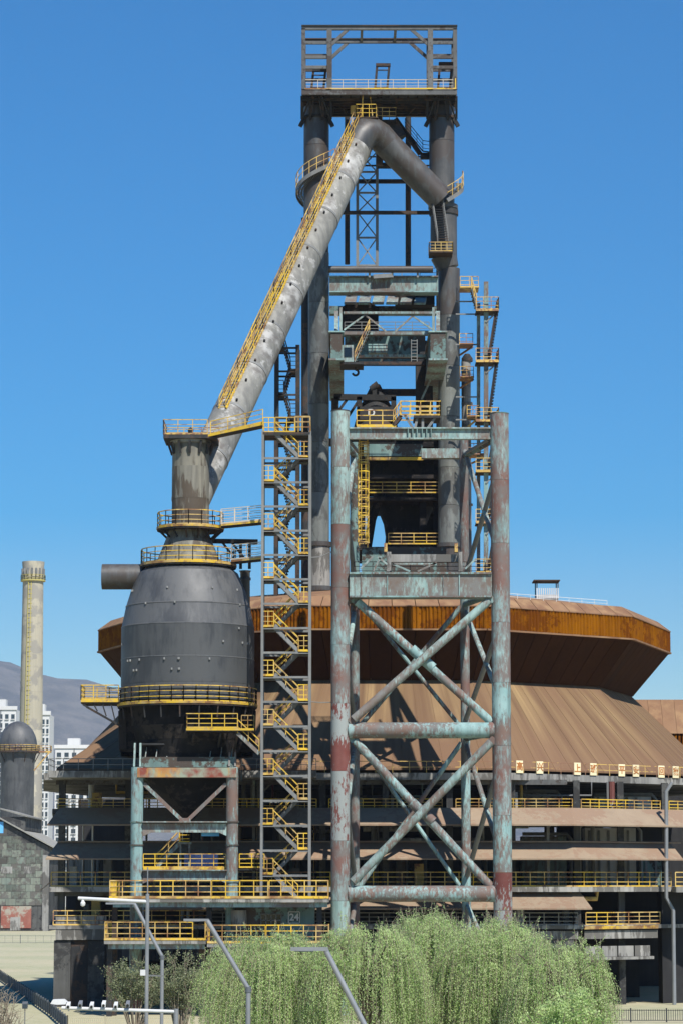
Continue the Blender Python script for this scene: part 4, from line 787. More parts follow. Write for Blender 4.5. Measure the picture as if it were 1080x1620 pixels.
for y0, y1, x0 in ((829, 823, 350), (886, 881, 366)):
    A0, A1 = W(x0, y0, 188.6), W(414, y1, 187.4)
    part(DV, 'walkway', 'steel_dark', lambda m: m.hexa([A0 + V((0, 0, -.2)), A1 + V((0, 0, -.2)), A1 + V((0, 1, -.2)), A0 + V((0, 1, -.2)), A0, A1, A1 + V((0, 1, 0)), A0 + V((0, 1, 0))]))
    part(DV, 'walkway_railing', 'rail_pale', lambda m: (m.rail([A0, A1], 1, 1.0, .05), m.rail([A0 + V((0, 1, 0)), A1 + V((0, 1, 0))], 1, 1.0, .05)))
    part(DV, 'walkway_edge', 'yellow', lambda m: m.bar(A0 + V((0, -.05, -.08)), A1 + V((0, -.05, -.08)), .05, .12))
part(DV, 'monorail_frame', 'steel_dark', lambda m: (m.bar(W(335, 856, 193), W(408, 857, 193), .3, .3), m.bar(W(381, 857, 193), W(381, 900, 193), .2), m.bar(W(395, 857, 193), W(395, 900, 193), .2), m.bar(W(366, 876, 193), W(352, 858, 193), .15), m.bar(W(366, 857, 193), W(386, 882, 193), .15)))
part(DV, 'vent_stack', 'pipe_dark', lambda m: (m.tube([W(388, 1000, 195), W(388, 906, 195), W(388, 903, 195)], [vs(8), vs(8), vs(10)], 16), m.tube([W(388, 918, 195), W(388, 914, 195)], vs(9.5), 16)), True)
# side platform left
zl = vz(1109)
part(DV, 'side_deck', 'steel_dark', lambda m: m.box(Xr(131, 1109, YV), Xr(196, 1109, YV), YV - 1.2, YV + 1.6, zl - .24, zl - .03))
part(DV, 'side_railing', 'yellow', lambda m: (m.rail([V((Xr(190, 1109, YV), YV - 1.2, zl)), V((Xr(131, 1109, YV), YV - 1.2, zl)), V((Xr(131, 1109, YV), YV + 1.6, zl)), V((Xr(190, 1109, YV), YV + 1.6, zl))], .98, .9, .062), m.bar(V((Xr(131, 1109, YV), YV - 1.24, zl - .08)), V((Xr(192, 1109, YV), YV - 1.24, zl - .08)), .05, .14)))
for dy in (-1.1, 1.5): part(DV, 'side_truss', 'steel_dark', lambda m: m.bar(V((Xr(131 + 3, 1109, YV), YV + dy, zl - .3)), V((Xr(195, 1109, YV), YV + dy, zl - 1.75)), .12))
part(DV, 'truss_web', 'steel_dark', lambda m: [m.bar(V((Xr(150 + 14 * k, 1109, YV), YV - 1.1, zl - .2)), V((Xr(157 + 14 * k, 1109, YV), YV - 1.1, zl - .75 - .33 * k)), .08) for k in range(3)])
# mid platform (295-395, 1137-1160) and stair
zq = vz(1158)
part(DV, 'mid_deck', 'steel_dark', lambda m: m.box(Xr(295, 1158, 186), Xr(402, 1158, 186), 185.2, 187.4, zq - .2, zq - .02))
part(DV, 'mid_railing', 'yellow', lambda m: (m.rail([V((Xr(295, 1158, 185.3), 187.3, zq)), V((Xr(295, 1158, 185.3), 185.25, zq)), V((Xr(376, 1158, 185.3), 185.25, zq))], .95, .8, .06), m.rail([V((Xr(382, 1158, 187), 187.3, zq)), V((Xr(402, 1158, 187), 187.3, zq))], .95, .5, .06), m.bar(V((Xr(295, 1158, 185.3), 185.2, zq - .08)), V((Xr(402, 1158, 185.3), 185.2, zq - .08)), .05, .14)))
stairs(DV, W(410, 1192, 185.4), W(376, 1160, 185.4), .8, 'teal_pale', 'yellow', rh=.9)
part(DV, 'deck_bracket', 'steel_dark', lambda m: [m.bar(W(px, 1186, 188), W(px + 4, 1161, 185.6), .12) for px in (303, 345, 372)])
# dark ring frame behind the hopper
part(DV, 'support_ring', 'shade_black', lambda m: m.ringplate(vc, vs(86), vs(104), vz(1197), vz(1186), 28, radians(-5), radians(185)))
for k in range(9):
    a = radians(-4 + 188 * k / 8); part(DV, 'ring_strut', 'shade_black', lambda m: m.bar(vc + V((vs(101) * cos(a), vs(101) * sin(a), vz(1186))), vc + V((vs(103) * cos(a), vs(103) * sin(a), vz(1125))), .5, .14))
for xa, xb in ((190, 226), (370, 403)): part(DV, 'side_plate', 'shade_black', lambda m: m.box(Xr(xa, 1170, YV), Xr(xb, 1170, YV), YV - .2, YV + 1.5, vz(1190), vz(1114)))
# ring girder, corbels and legs
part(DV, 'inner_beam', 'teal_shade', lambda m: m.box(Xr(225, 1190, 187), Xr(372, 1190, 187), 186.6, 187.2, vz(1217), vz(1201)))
for k in range(9): part(DV, 'stiffener_plate', 'teal_pale', lambda m: m.hexa([W(222 + 7 + k * 17, 1200, 187.0), W(224 + 7 + k * 17, 1200, 187.0), W(224 + 7 + k * 17, 1200, 187.8), W(222 + 7 + k * 17, 1200, 187.8), W(225 + k * 17 + 7, 1182, 187.5), W(226 + k * 17 + 7, 1182, 187.5), W(226 + k * 17 + 7, 1182, 187.8), W(225 + k * 17 + 7, 1182, 187.8)]))
part(DV, 'support_ledge', 'steel_dark', lambda m: m.box(Xr(224, 1182, 187.4), Xr(300, 1182, 187.4), 187, 188.4, vz(1182), vz(1179)))
part(DV, 'ring_girder', 'ring_beam', lambda m: (m.box(Xr(219, 1225, 187), Xr(375, 1225, 187), 186.2, 187.2, vz(1233), vz(1218)), ))
part(DV, 'ring_girder_side', 'teal_shade', lambda m: [m.box(x - .4, x + .4, 187.25, 193, vz(1233), vz(1218)) for x in (Xr(217, 1225, 187), Xr(368, 1225, 187))] + [m.box(Xr(219, 1225, 187), Xr(375, 1225, 187), 193.05, 193.8, vz(1233), vz(1218))])
for px in (217, 367.5):
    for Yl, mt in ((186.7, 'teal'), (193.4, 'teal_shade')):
        lg = W(px, 1300, Yl); rr2 = vs(9.4)
        zt2 = vz(1179 if px < 300 and Yl < 190 else 1217)
        o = part(DV, 'leg', 'teal' if Yl < 190 else mt, lambda m: m.tube([V((lg.x, Yl, 2.6)), V((lg.x, Yl, vz(1217)))], rr2, 24), True)
        part(o, 'leg_foot', 'red_primer', lambda m: m.tube([V((lg.x, Yl, 0)), V((lg.x, Yl, 1.05))], rr2 + .05, 24), True); part(o, 'leg_pedestal', 'concrete', lambda m: m.tube([V((lg.x, Yl, 1.05)), V((lg.x, Yl, 2.6))], rr2 + .02, 24), True)
        if Yl < 190:
            part(o, 'leg_top_plate', 'teal_pale', lambda m: [m.bar(V((lg.x + dx, Yl - .2, vz(1217))), V((lg.x + dx * .9, Yl + .2, vz(1180 if px < 300 else 1195))), .12, .3) for dx in (-.2, .2)])
            for y in (1302, 1338, 1395): part(o, 'collar', 'teal_shade', lambda m: m.tube([V((lg.x, Yl, vz(y + 1))), V((lg.x, Yl, vz(y - 1)))], rr2 + .06, 24), True)
part(DV, 'brace', 'teal', lambda m: (m.bar(W(228, 1240, 186.7), W(291, 1300, 186.7), .24), m.bar(W(358, 1240, 186.7), W(295, 1300, 186.7), .24), m.box(Xr(284, 1302, 186.7), Xr(302, 1302, 186.7), 186.5, 186.9, vz(1304), vz(1296))))
for y0, y1 in ((1303, 1317), (1378, 1392)):
    def hb(m):
        P = [(226, y0), (360, y0), (360, y1 + 6), (346, y1), (240, y1), (226, y1 + 6)]
        m.prism([W(px, y, 186.55) for px, y in P], (0, .35, 0)); m.box(Xr(226, y0, 186.5), Xr(360, y0, 186.5), 186.2, 187.1, vz(y0), vz(y0 - 1.8))
    part(DV, 'cross_beam', 'teal_pale', hb)
# inner walkway at 1352-1375 and little stair
part(DV, 'inner_deck', 'steel_dark', lambda m: m.box(Xr(226, 1374, 186), Xr(420, 1374, 186), 187.2, 189.5, vz(1377), vz(1373)))
part(DV, 'inner_railing', 'yellow', lambda m: (m.rail([W(227, 1373, 186.95), W(357, 1373, 186.95)], .9, .75, .06), m.rail([W(379, 1373, 186.95), W(418, 1373, 186.95)], .9, .75, .06), m.bar(W(227, 1374, 186.9), W(357, 1374, 186.9), .05, .2)))
stairs(DV, W(248, 1372, 188), W(284, 1334, 188), .8, 'teal_pale', 'yellow', rh=.85)
part(DV, 'small_landing', 'teal_pale', lambda m: (m.box(Xr(284, 1334, 188), Xr(302, 1334, 188), 187.8, 189, vz(1336), vz(1333)), [m.bar(W(px, 1335, 188), W(px, 1373, 188), .12) for px in (286, 300)]))
part(DV, 'small_landing_rail', 'yellow', lambda m: m.rail([W(284, 1333, 187.9), W(301, 1333, 187.9), W(301, 1333, 189)], .75, .7, .06))
sg = thing('banner', 'purple blue printed banner tied behind the yellow railing', 'banner', W(316, 1372, 188.6)); part(sg, 'sheet', 'sign_blue', lambda m: m.box(Xr(292, 1360, 188.6), Xr(345, 1360, 188.6), 188.55, 188.62, vz(1372), vz(1351))); part(sg, 'pole', 'steel_grey', lambda m: [m.bar(W(px, 1373, 188.7), W(px, 1350, 188.7), .06) for px in (292, 345)])
sg = thing('blue_sign', 'small bright blue sign strip under the teal cross beam', 'sign', W(333, 1323, 187.2)); part(sg, 'panel', 'sign_azure', lambda m: m.box(Xr(319, 1321, 187.2), Xr(347, 1321, 187.2), 187.15, 187.22, vz(1324), vz(1318.5))); part(sg, 'hanger', 'steel_grey', lambda m: [m.bar(W(px, 1318.5, 187.2), W(px, 1305, 187.2), .05) for px in (322, 344)])

# ------------------------------------------------------------------ lower service platforms
def platform(name, label, x0, x1, yd, Y0, Y1, segs, cat='platform', edge='concrete', posts=()):
    z = Zr(yd, Y0); r = thing(name, label, cat, (Xr((x0 + x1) / 2, yd, Y0), (Y0 + Y1) / 2, 0), 'service platforms round the vessel legs')
    part(r, 'deck', 'concrete', lambda m: m.box(Xr(x0, yd, Y0), Xr(x1, yd, Y0), Y0, Y1, z - .3, z))
    part(r, 'edge_beam', 'teal_pale', lambda m: m.box(Xr(x0 + 6, yd, Y0), Xr(x1 - 2, yd, Y0), Y0 + .25, Y0 + .5, z - .62, z - .31))
    part(r, 'toe_board', 'yellow', lambda m: m.box(Xr(x0, yd, Y0), Xr(x1, yd, Y0), Y0 - .04, Y0 - .005, z - .06, z + .08))
    for a, b in segs: part(r, 'railing', 'yellow', lambda m: m.rail([V((Xr(a, yd, Y0), Y0 + .05, z)), V((Xr(b, yd, Y0), Y0 + .05, z))], 1.08, .82, .07))
    for x in (x0, x1): part(r, 'end_railing', 'yellow', lambda m: m.rail([V((Xr(x, yd, Y0) + (.05 if x == x0 else -.05), Y0 + .1, z)), V((Xr(x, yd, Y0) + (.05 if x == x0 else -.05), Y1 - .1, z))], 1.08, .82, .07))
    for px in posts: part(r, 'post', 'steel_dark', lambda m: m.bar(V((Xr(px, yd, Y0), Y0 + 1.2, 0)), V((Xr(px, yd, Y0), Y0 + 1.2, z - .3)), .35))
    return r
platform('service_platform', 'long yellow railed platform crossing in front of the vessel legs', 173, 520, 1420, 183.6, 192, ((174, 334), (335, 424), (426, 519)), posts=(180, 330, 505))
platform('service_platform', 'lower yellow railed platform left of the numbered room', 165, 326, 1486, 182.6, 190, ((166, 305),), posts=(172, 318))
platform('service_platform', 'lower yellow railed platform in front of the numbered room', 328, 521, 1491, 182.4, 185.9, ((329, 420), (421, 520)), posts=(335, 510))
# numbered room
r = thing('control_room', 'small grey green room with window and number plate under the platform', 'room', (Xr(435, 1480, 186), 188, 0))
z0, z1 = Zr(1492, 186), Zr(1434, 186)
part(r, 'wall', 'teal_shade', lambda m: m.box(Xr(372, 1450, 186), Xr(497, 1450, 186), 186.1, 191, 0, z1))
wf = part(r, 'window', 'dark_glass', lambda m: m.box(Xr(413, 1450, 186), Xr(445, 1450, 186), 186.06, 186.09, Zr(1467, 186), Zr(1446, 186)))
part(wf, 'mullion', 'steel_grey', lambda m: [m.bar(W(413 + 8 * k, 1467, 186.03), W(413 + 8 * k, 1446, 186.03), .06) for k in range(5)] + [m.bar(W(413, y, 186.03), W(445, y, 186.03), .06) for y in (1446, 1456, 1467)])
pl = part(r, 'number_plate', 'teal_shade', lambda m: m.box(Xr(456, 1451, 186), Xr(475, 1451, 186), 186.0, 186.09, Zr(1461, 186), Zr(1442, 186)))
q = W(465.5, 1451.5, 186); text_obj('24', .62, V((q.x, 185.985, q.z)), 'white_paint', pl, 0, .008, .016)
part(pl, 'plate_border', 'white_paint', lambda m: [m.bar(W(a, b, 185.98), W(c_, d_, 185.98), .05) for a, b, c_, d_ in ((457, 1442.6, 474, 1442.6), (457, 1460.4, 474, 1460.4), (456.6, 1443, 456.6, 1460), (474.4, 1443, 474.4, 1460))])
part(r, 'tank_front', 'concrete', lambda m: m.tube([W(378, 1470, 185.9), W(378, 1440, 185.9)], .5, 16), True)

# ================================================================== stair towers
def stair_tower(label, px0, px1, Y0, D, ytop, z_bot, storey, smat, rmat, lw=.75, cross=True, post=.17, name='stair_tower', first=1):
    X0, X1 = Xr(px0, 1000, Y0), Xr(px1, 1000, Y0); zt_ = Zr(ytop, Y0); r = thing(name, label, 'stairs', ((X0 + X1) / 2, Y0 + D / 2, z_bot))
    for x in (X0, X1):
        for y in (Y0, Y0 + D): part(r, 'post', smat, lambda m: m.bar(V((x, y, z_bot)), V((x, y, zt_ + .1)), post))
    z = zt_; k = 0; half = storey / 2
    while z > z_bot + half * .9:
        part(r, 'frame_ring', smat, lambda m: [m.bar(V((a, b, z - .12)), V((c_, d_, z - .12)), .1, .14) for a, b, c_, d_ in ((X0, Y0, X1, Y0), (X0, Y0 + D, X1, Y0 + D), (X0, Y0, X0, Y0 + D), (X1, Y0, X1, Y0 + D))])
        left = k % 2 == 0
        xa, xb = (X0, X0 + lw) if left else (X1 - lw, X1)
        part(r, 'landing', 'steel_dark', lambda m: m.box(xa, xb, Y0 + .06, Y0 + D - .06, z - .05, z))
        part(r, 'landing_railing', rmat, lambda m: m.rail([V((xa, Y0 + .03, z)), V((xb, Y0 + .03, z))], 1.0, .45, .055) and m.rail([V((xa if left else xb, Y0, z)), V((xa if left else xb, Y0 + D, z))], 1.0, .8, .05) and (m.bar(V((xa, Y0 - .03, z - .05)), V((xb, Y0 - .03, z - .05)), .04, .16) or True))
        hi = V((xb if left else xa, 0, z)); lo = V((X1 - lw if left else X0 + lw, 0, z - half))
        yy = Y0 + .1 if left else Y0 + D / 2 + .1
        if z - half > z_bot - .3: stairs(r, lo + V((0, yy, 0)), hi + V((0, yy, 0)), D / 2 - .25, smat, rmat, rh=.9)
        z -= half; k += 1
    return r, X0, X1, zt_
zpl = Zr(1420, 183.6)
ST, sx0, sx1, szt = stair_tower('open steel zigzag stair tower with yellow railings beside the vessel', 415, 490, 186, 2.3, 684, zpl, 3.22, 'steel_grey', 'yellow')
part(ST, 'top_landing', 'steel_dark', lambda m: m.box(sx0, sx1, 185.9, 188.4, szt - .14, szt + .01))
part(ST, 'top_railing', 'yellow', lambda m: (m.rail([V((sx0 + .8, 185.95, szt)), V((sx1, 185.95, szt)), V((sx1, 188.3, szt))], 1.0, .8, .06), m.rail([V((sx1 - 1.0, 185.95, szt)), V((sx1, 185.95, szt))], 1.05, .4, .09)))
stair_tower('dark steel stair tower between the downcomer and left duct', 436, 470, 212, 2.2, 548, ztop, 3.6, 'steel_dark', 'steel_dark', .55, post=.3)
R2 = thing('stair_tower', 'grey stair tower with pale yellow landings beside right duct', 'stairs', (Xr(768, 900, 214), 214, ztop))
for k, y in enumerate((490, 571, 665, 745, 826, 905)):
    zl_ = Zr(y, 213); xA, xB = Xr(752, y, 213), Xr(788, y, 213)
    part(R2, 'landing', 'steel_dark', lambda m: m.box(xA, xB, 212.9, 214.9, zl_ - .1, zl_))
    part(R2, 'landing_railing', 'yellow_worn', lambda m: (m.rail([V((xA, 212.95, zl_)), V((xB, 212.95, zl_)), V((xB, 214.8, zl_))], .98, .55, .055), m.bar(V((xA, 212.88, zl_ - .04)), V((xB, 212.88, zl_ - .04)), .05, .14)))
    part(R2, 'landing_bracket', 'steel_grey', lambda m: m.bar(V((Xr(768, y, 213), 213.3, zl_ - .9)), V((xB - .1, 213.3, zl_ - .1)), .1))
    ny = (571, 665, 745, 826, 905, 950)[k]
    stairs(R2, V((Xr(773, ny, 213), 213.2, Zr(ny, 213))), V((xB - .1, 213.2, zl_)), .8, 'steel_dark', 'steel_dark', rise=.24, rh=.85)
part(R2, 'main_post', 'teal', lambda m: m.bar(W(768, 446, 213.5), W(768, 960, 213.5), .34))
part(R2, 'main_post', 'teal_pale', lambda m: m.bar(W(756, 480, 214.6), W(756, 960, 214.6), .26))
part(R2, 'link_landing', 'yellow_worn', lambda m: (m.box(Xr(726, 458, 215), Xr(756, 458, 215), 214, 216, Zr(459, 215), Zr(456.5, 215)), m.rail([W(727, 456.5, 214.1), W(756, 456.5, 214.1)], .95, .7, .05), m.rail([W(727, 456.5, 215.8), W(756, 456.5, 215.8)], .95, .7, .05)))
stairs(R2, W(753, 488, 214), W(745, 457, 214), .8, 'steel_grey', 'yellow_worn')
for x0, x1, y in ((726, 747, 546), (727, 748, 598), (738, 756, 660), (738, 770, 720)): part(R2, 'link_landing', 'yellow_worn', lambda m: (m.box(Xr(x0, y, 215), Xr(x1, y, 215), 214, 216, Zr(y + 2, 215), Zr(y, 215)), m.rail([W(x0, y, 214.1), W(x1, y, 214.1), W(x1, y, 215.8)], .9, .5, .05), m.bar(W(x0, y + 16, 215.5), W(x1, y + 2, 214.5), .12)))
part(R2, 'tie_rod', 'steel_grey', lambda m: [m.bar(W(720, y, 215), W(756, y, 215), .1) for y in (477, 497, 545, 628, 664)])
r = thing('vent_pipe', 'pale grey vertical pipe behind the right furnace duct', 'pipe', (Xr(738, 900, 218), 218, ztop))
part(r, 'pipe_length', 'concrete', lambda m: m.tube([V((Xr(738, 900, 218), 218, ztop - .5)), V((Xr(738, 900, 218), 218, Zr(572, 218)))], M(7.5, 218), 16), True)
for y in (640, 720, 800): part(r, 'flange', 'steel_grey', lambda m: m.tube([W(738, y, 218), W(738, y - 3, 218)], M(9.3, 218), 16), True)
part(r, 'cap', 'steel_dark', lambda m: m.tube([W(738, 572, 218), W(738, 567, 218), W(738, 560, 218)], [M(9, 218), M(9, 218), M(4, 218)], 16), True)

# ================================================================== front gantry frame
YG = 186.0; gs = lambda p: M(p, YG)
GF = thing('gantry_frame', 'tall peeling teal gantry of round columns with crossed braces', 'frame', (Xr(664, 1400, YG), YG, 0))
def gcol(x_t, x_b, y_t, secs):
    t = W(x_t, y_t, YG); b = W(x_b, 1480, YG); d = (b - t); bot = t + d * (t.z / (t.z - b.z)) if t.z != b.z else b
    t = V((t.x, YG, t.z)); bot = V(((t.x + bot.x) / 2, YG, 0)); t.x = bot.x
    for y0, y1, mt in secs:
        za = Zr(y0, YG); zb = Zr(y1, YG) if y1 else 0
        part(GF, 'column_section', mt, lambda m: m.tube([V((bot.x, YG, zb)), V((bot.x, YG, za - .015))], gs(14.9), 36), True)
    part(GF, 'column_cap', 'teal_shade', lambda m: m.tube([V((bot.x, YG, t.z)), V((bot.x, YG, t.z + .05))], gs(15.4), 36), True)
    return bot.x
gxl = gcol(538.5, 538, 651, ((651, 740, 'teal_pale'), (740, 830, 'teal_pale'), (830, 930, 'teal_worn'), (930, 1020, 'teal_worn'), (1020, 1113, 'teal_worn'), (1113, 1220, 'red_primer'), (1220, 1330, 'red_primer'), (1330, 1425, 'teal_worn'), (1425, None, 'teal_pale')))
gxr = gcol(790, 794, 655, ((655, 760, 'teal_worn'), (760, 860, 'teal_worn'), (860, 985, 'teal_worn'), (985, 1080, 'teal_worn'), (1080, 1180, 'teal'), (1180, 1290, 'teal_worn'), (1290, 1380, 'teal'), (1380, 1440, 'red_primer'), (1440, None, 'red_primer')))
c0, c1 = gxl + gs(14.4), gxr - gs(14.4)
def gz(y): return Zr(y, YG)
part(GF, 'top_beam', 'teal_pale', lambda m: m.ibeam(V((c0, YG, gz(686))), V((c1, YG, gz(686))), .5, gs(19), .09))
part(GF, 'stiffener_plate', 'teal_shade', lambda m: [m.box(Xr(px, 686, YG) - .035, Xr(px, 686, YG) + .035, YG - .24, YG - .05, gz(694), gz(678)) for px in (645, 652, 659, 667, 674, 681)])
part(GF, 'box_girder', 'teal_pale', lambda m: m.box(c0, c1, YG - .6, YG + .6, gz(944), gz(910)))
part(GF, 'girder_flange', 'teal', lambda m: (m.box(c0, c1, YG - .75, YG + .75, gz(946.5), gz(944.1)), m.box(c0, c1, YG - .75, YG + .75, gz(909.9), gz(907))))
for px in (571, 612, 700, 725): part(GF, 'girder_rib', 'teal', lambda m: m.box(Xr(px, 925, YG) - .03, Xr(px, 925, YG) + .03, YG - .68, YG - .61, gz(944), gz(910)))
for ya in (1155.5, 1414):
    part(GF, 'cross_pipe', 'teal', lambda m: m.tube([V((c0 - .1, YG, gz(ya))), V((c1 + .1, YG, gz(ya)))], gs(12.6), 28), True)
    for sx, xx in ((1, c0), (-1, c1)): part(GF, 'pipe_collar', 'teal_worn', lambda m: m.tube([V((xx - .05 * sx, YG, gz(ya))), V((xx + .22 * sx, YG, gz(ya)))], gs(13.2), 28), True)
for x0, y0, x1, y1, dy in ((565, 952, 776, 1142, .12), (773, 950, 559, 1138, -.35), (561, 1172, 775, 1402, .12), (776, 1174, 558, 1395, -.35)):
    a, b = W(x0, y0, YG + dy), W(x1, y1, YG + dy)
    part(GF, 'cross_brace', 'teal' if x0 < 600 else 'teal_pale', lambda m: m.tube([a, b], gs(6.6), 20), True)
    part(GF, 'gusset_plate', 'teal', lambda m: (m.bar(a - (b - a).normalized() * .35, a + (b - a).normalized() * .3, .5, .06, (0, 1, 0)), m.bar(b - (b - a).normalized() * .3, b + (b - a).normalized() * .35, .5, .06, (0, 1, 0))))
for y in (1040, 1283): part(GF, 'brace_splice', 'teal', lambda m: (m.tube([W(650, y - 14, YG + .12), W(684, y + 17, YG + .12)], gs(8.2), 20)), True)
# rear frame
YR = 195.0; rs = lambda p: M(p, YR)
for px, yt, mts in ((561, 700, ('teal_shade', 'teal_worn', 'teal_worn')), (735, 690, ('teal_worn', 'teal_worn', 'teal'))):
    x = Xr(px, 1100, YR)
    for (ya, yb_), mt in zip(((yt, 930), (930, 1150), (1150, None)), mts): part(GF, 'rear_column_section', mt, lambda m: m.tube([V((x, YR, Zr(yb_, YR) if yb_ else 0)), V((x, YR, Zr(ya, YR) - .01))], rs(7.3), 22), True)
for x0, y0, x1, y1, r_ in ((568, 952, 728, 1150, 3.2), (730, 958, 568, 1150, 4), (567, 1175, 729, 1405, 3.2), (729, 1175, 567, 1405, 3.8)):
    part(GF, 'rear_brace', 'teal', lambda m: m.tube([W(x0, y0, YR), W(x1, y1, YR)], rs(r_), 10), True)
for y in (930, 1157, 1412): part(GF, 'rear_cross_pipe', 'teal_shade', lambda m: m.tube([W(561, y, YR), W(735, y, YR)], rs(6), 14), True)
for side_, xf, xr_ in ((1, gxr, Xr(735, 1100, YR)), (-1, gxl, Xr(561, 1100, YR))):
    for ya, yb_ in ((700, 925), (955, 1150), (1165, 1400), (1420, 1600)):
        part(GF, 'side_brace', 'teal_pale', lambda m: (m.tube([V((xr_, YR, Zr(ya + 10, YR))), V((xf, YG, Zr(yb_ - 40, YG)))], .17, 10)), True)
        part(GF, 'side_brace', 'steel_grey', lambda m: (m.tube([V((xf, YG + .2, Zr(ya + 30, YG))), V((xr_, YR, Zr(yb_ - 10, YR)))], .17, 10)), True)
    for y in (690, 935, 1157, 1412): part(GF, 'side_strut', 'teal_shade', lambda m: m.tube([V((xf, YG, gz(y))), V((xr_, YR, gz(y)))], .22, 12), True)
part(GF, 'knee_brace', 'steel_grey', lambda m: (m.bar(W(771, 696, 186.4), W(737, 716, 190), .16), m.bar(W(554, 700, 186.4), W(566, 715, 190), .16)))
# trolley beam and things on the box girder
part(GF, 'trolley_beam', 'concrete', lambda m: (m.box(Xr(612, 884, 188), Xr(726, 884, 188), 187.6, 188.2, Zr(890, 188), Zr(878, 188)), m.box(Xr(611, 880, 187.4), Xr(618, 880, 187.4), 187, 187.7, Zr(905, 187.4), Zr(874, 187.4)), m.box(Xr(724, 880, 187.4), Xr(730, 880, 187.4), 187, 187.7, Zr(905, 187.4), Zr(874, 187.4))))
part(GF, 'beam_post', 'yellow_worn', lambda m: [m.box(Xr(px, 865, 187.4), Xr(px + 5, 865, 187.4), 187.1, 187.6, Zr(874, 187.4), Zr(860, 187.4)) for px in (607, 718)])
part(GF, 'screen_panel', 'teal_shade', lambda m: m.box(Xr(572, 880, 191), Xr(705, 880, 191), 191, 191.2, Zr(906, 191), Zr(866, 191)))
for a, ya, b, yb_ in ((590, 904, 602, 880), (597, 881, 612, 893), (570, 900, 590, 880), (620, 892, 648, 904), (690, 890, 660, 904), (735, 900, 752, 884), (620, 892, 690, 892)): part(GF, 'truss_strut', 'teal_pale', lambda m: m.bar(W(a, ya, 186.6), W(b, yb_, 186.6), .12))
part(GF, 'girder_walk', 'steel_dark', lambda m: (m.box(c0 + .1, c1 - .1, 186.7, 188, gz(907), gz(905)), m.rail([V((c0 + .3, 188, gz(905))), V((c1 - .3, 188, gz(905)))], .9, 1.3, .05)))
# platforms on the top beam
zt1 = gz(673)
part(GF, 'top_platform', 'steel_dark', lambda m: (m.box(Xr(563, 673, YG), Xr(626, 673, YG), 186.2, 188.4, zt1 - .15, zt1), m.box(Xr(654, 657, YG), Xr(696, 657, YG), 186.0, 188.4, gz(658) - .12, gz(657))))
part(GF, 'top_platform_railing', 'yellow', lambda m: (m.rail([V((Xr(564, 673, YG), 186.2, zt1)), V((Xr(625, 673, YG), 186.2, zt1))], 1.05, .8, .07), m.rail([V((Xr(633, 657, YG), 186.0, gz(657))), V((Xr(696, 657, YG), 186.0, gz(657))), V((Xr(696, 657, YG), 188.3, gz(657)))], .95, .75, .07), m.rail([V((Xr(633, 657, YG), 188.3, gz(657))), V((Xr(696, 657, YG), 188.3, gz(657)))], .95, .75, .07), m.bar(V((Xr(564, 672, YG), 186.15, zt1 - .05)), V((Xr(626, 672, YG), 186.15, zt1 - .05)), .05, .18)))
stairs(GF, W(622, 672, 186.1), W(634, 657, 186.1), .8, 'steel_dark', 'yellow')
part(GF, 'platform_strut', 'steel_grey', lambda m: [m.bar(W(a, 657, 186.3), W(b, 677, 186.2), .16) for a, b in ((640, 652), (660, 656), (668, 668), (690, 676))])
lad = part(GF, 'caged_ladder', 'yellow', lambda m: [m.bar(W(px, 866, 187.5), W(px, 690, 187.5), .08) for px in (568, 581)] + [m.bar(W(568, 692 + 7 * k, 187.5), W(581, 692 + 7 * k, 187.5), .05) for k in range(25)])
def cage(m):
    c = W(574.5, 700, 187.2)
    for k in range(12):
        z = Zr(705 + 14 * k, 187.5); pts = [V((c.x + .38 * cos(a), 187.4 + .55 * sin(a), z)) for a in [pi + pi * q / 8 for q in range(9)]]
        for a, b in zip(pts[:-1], pts[1:]): m.bar(a, b, .03, .08)
    for q in range(1, 8, 2): a = pi + pi * q / 8; m.bar(V((c.x + .38 * cos(a), 187.4 + .55 * sin(a), Zr(700, 187.5))), V((c.x + .38 * cos(a), 187.4 + .55 * sin(a), Zr(860, 187.5))), .04)
part(lad, 'ladder_cage', 'yellow', cage)
wire = MB(); wire.tube([W(490, 1110, 186), W(506, 1111.5, 186), W(524, 1111, 186)], .03, 6); tag(wire.build('cable', 'steel_grey'), 'thin grey cable from the stair tower to left gantry column', 'cable', 'cables between stair tower and gantry')
wire = MB(); wire.tube([W(490, 882, 186), W(506, 881, 186), W(526, 872, 186)], .03, 6); tag(wire.build('cable', 'steel_grey'), 'upper thin cable from the stair tower to left gantry column', 'cable', 'cables between stair tower and gantry')

# ================================================================== foreground
def fence(name, label, pts, h, mat, step, slat, panel, group=None):
    c = V(pts[0]); r = thing(name, label, 'fence', c, group); i = 0
    for a, b in zip(pts[:-1], pts[1:]):
        a, b = V(a), V(b); L = (b - a).length; n = max(1, round(L / panel)); u = (b - a).normalized()
        for k in range(n):
            p, q = a.lerp(b, k / n), a.lerp(b, (k + 1) / n)
            part(r, 'post', mat, lambda m: m.bar(p, p + V((0, 0, h + .08)), .08))
            def pan(m):
                m.bar(p + V((0, 0, .12)), q + V((0, 0, .12)), .04); m.bar(p + V((0, 0, h - .05)), q + V((0, 0, h - .05)), .04)
                w_ = (q - p).length; nn = max(2, int(w_ / step))
                for j in range(1, nn): s_ = p + u * (w_ * j / nn); m.bar(s_ + V((0, 0, .1)), s_ + V((0, 0, h)), slat, .02, u.cross(V((0, 0, 1))))
            part(r, 'fence_panel', mat, pan)
        part(r, 'post', mat, lambda m: m.bar(b, b + V((0, 0, h + .08)), .08))
def G(px, Y): return V((Xr(px, 1600, Y), Y, 0))
fence('slat_fence', 'dark grey slat fence running back beside the dry grass', [G(-40, 290), G(0, 250), G(80, 184), G(107, 165)], .85, 'fence_grey', .12, .085, 2.4)
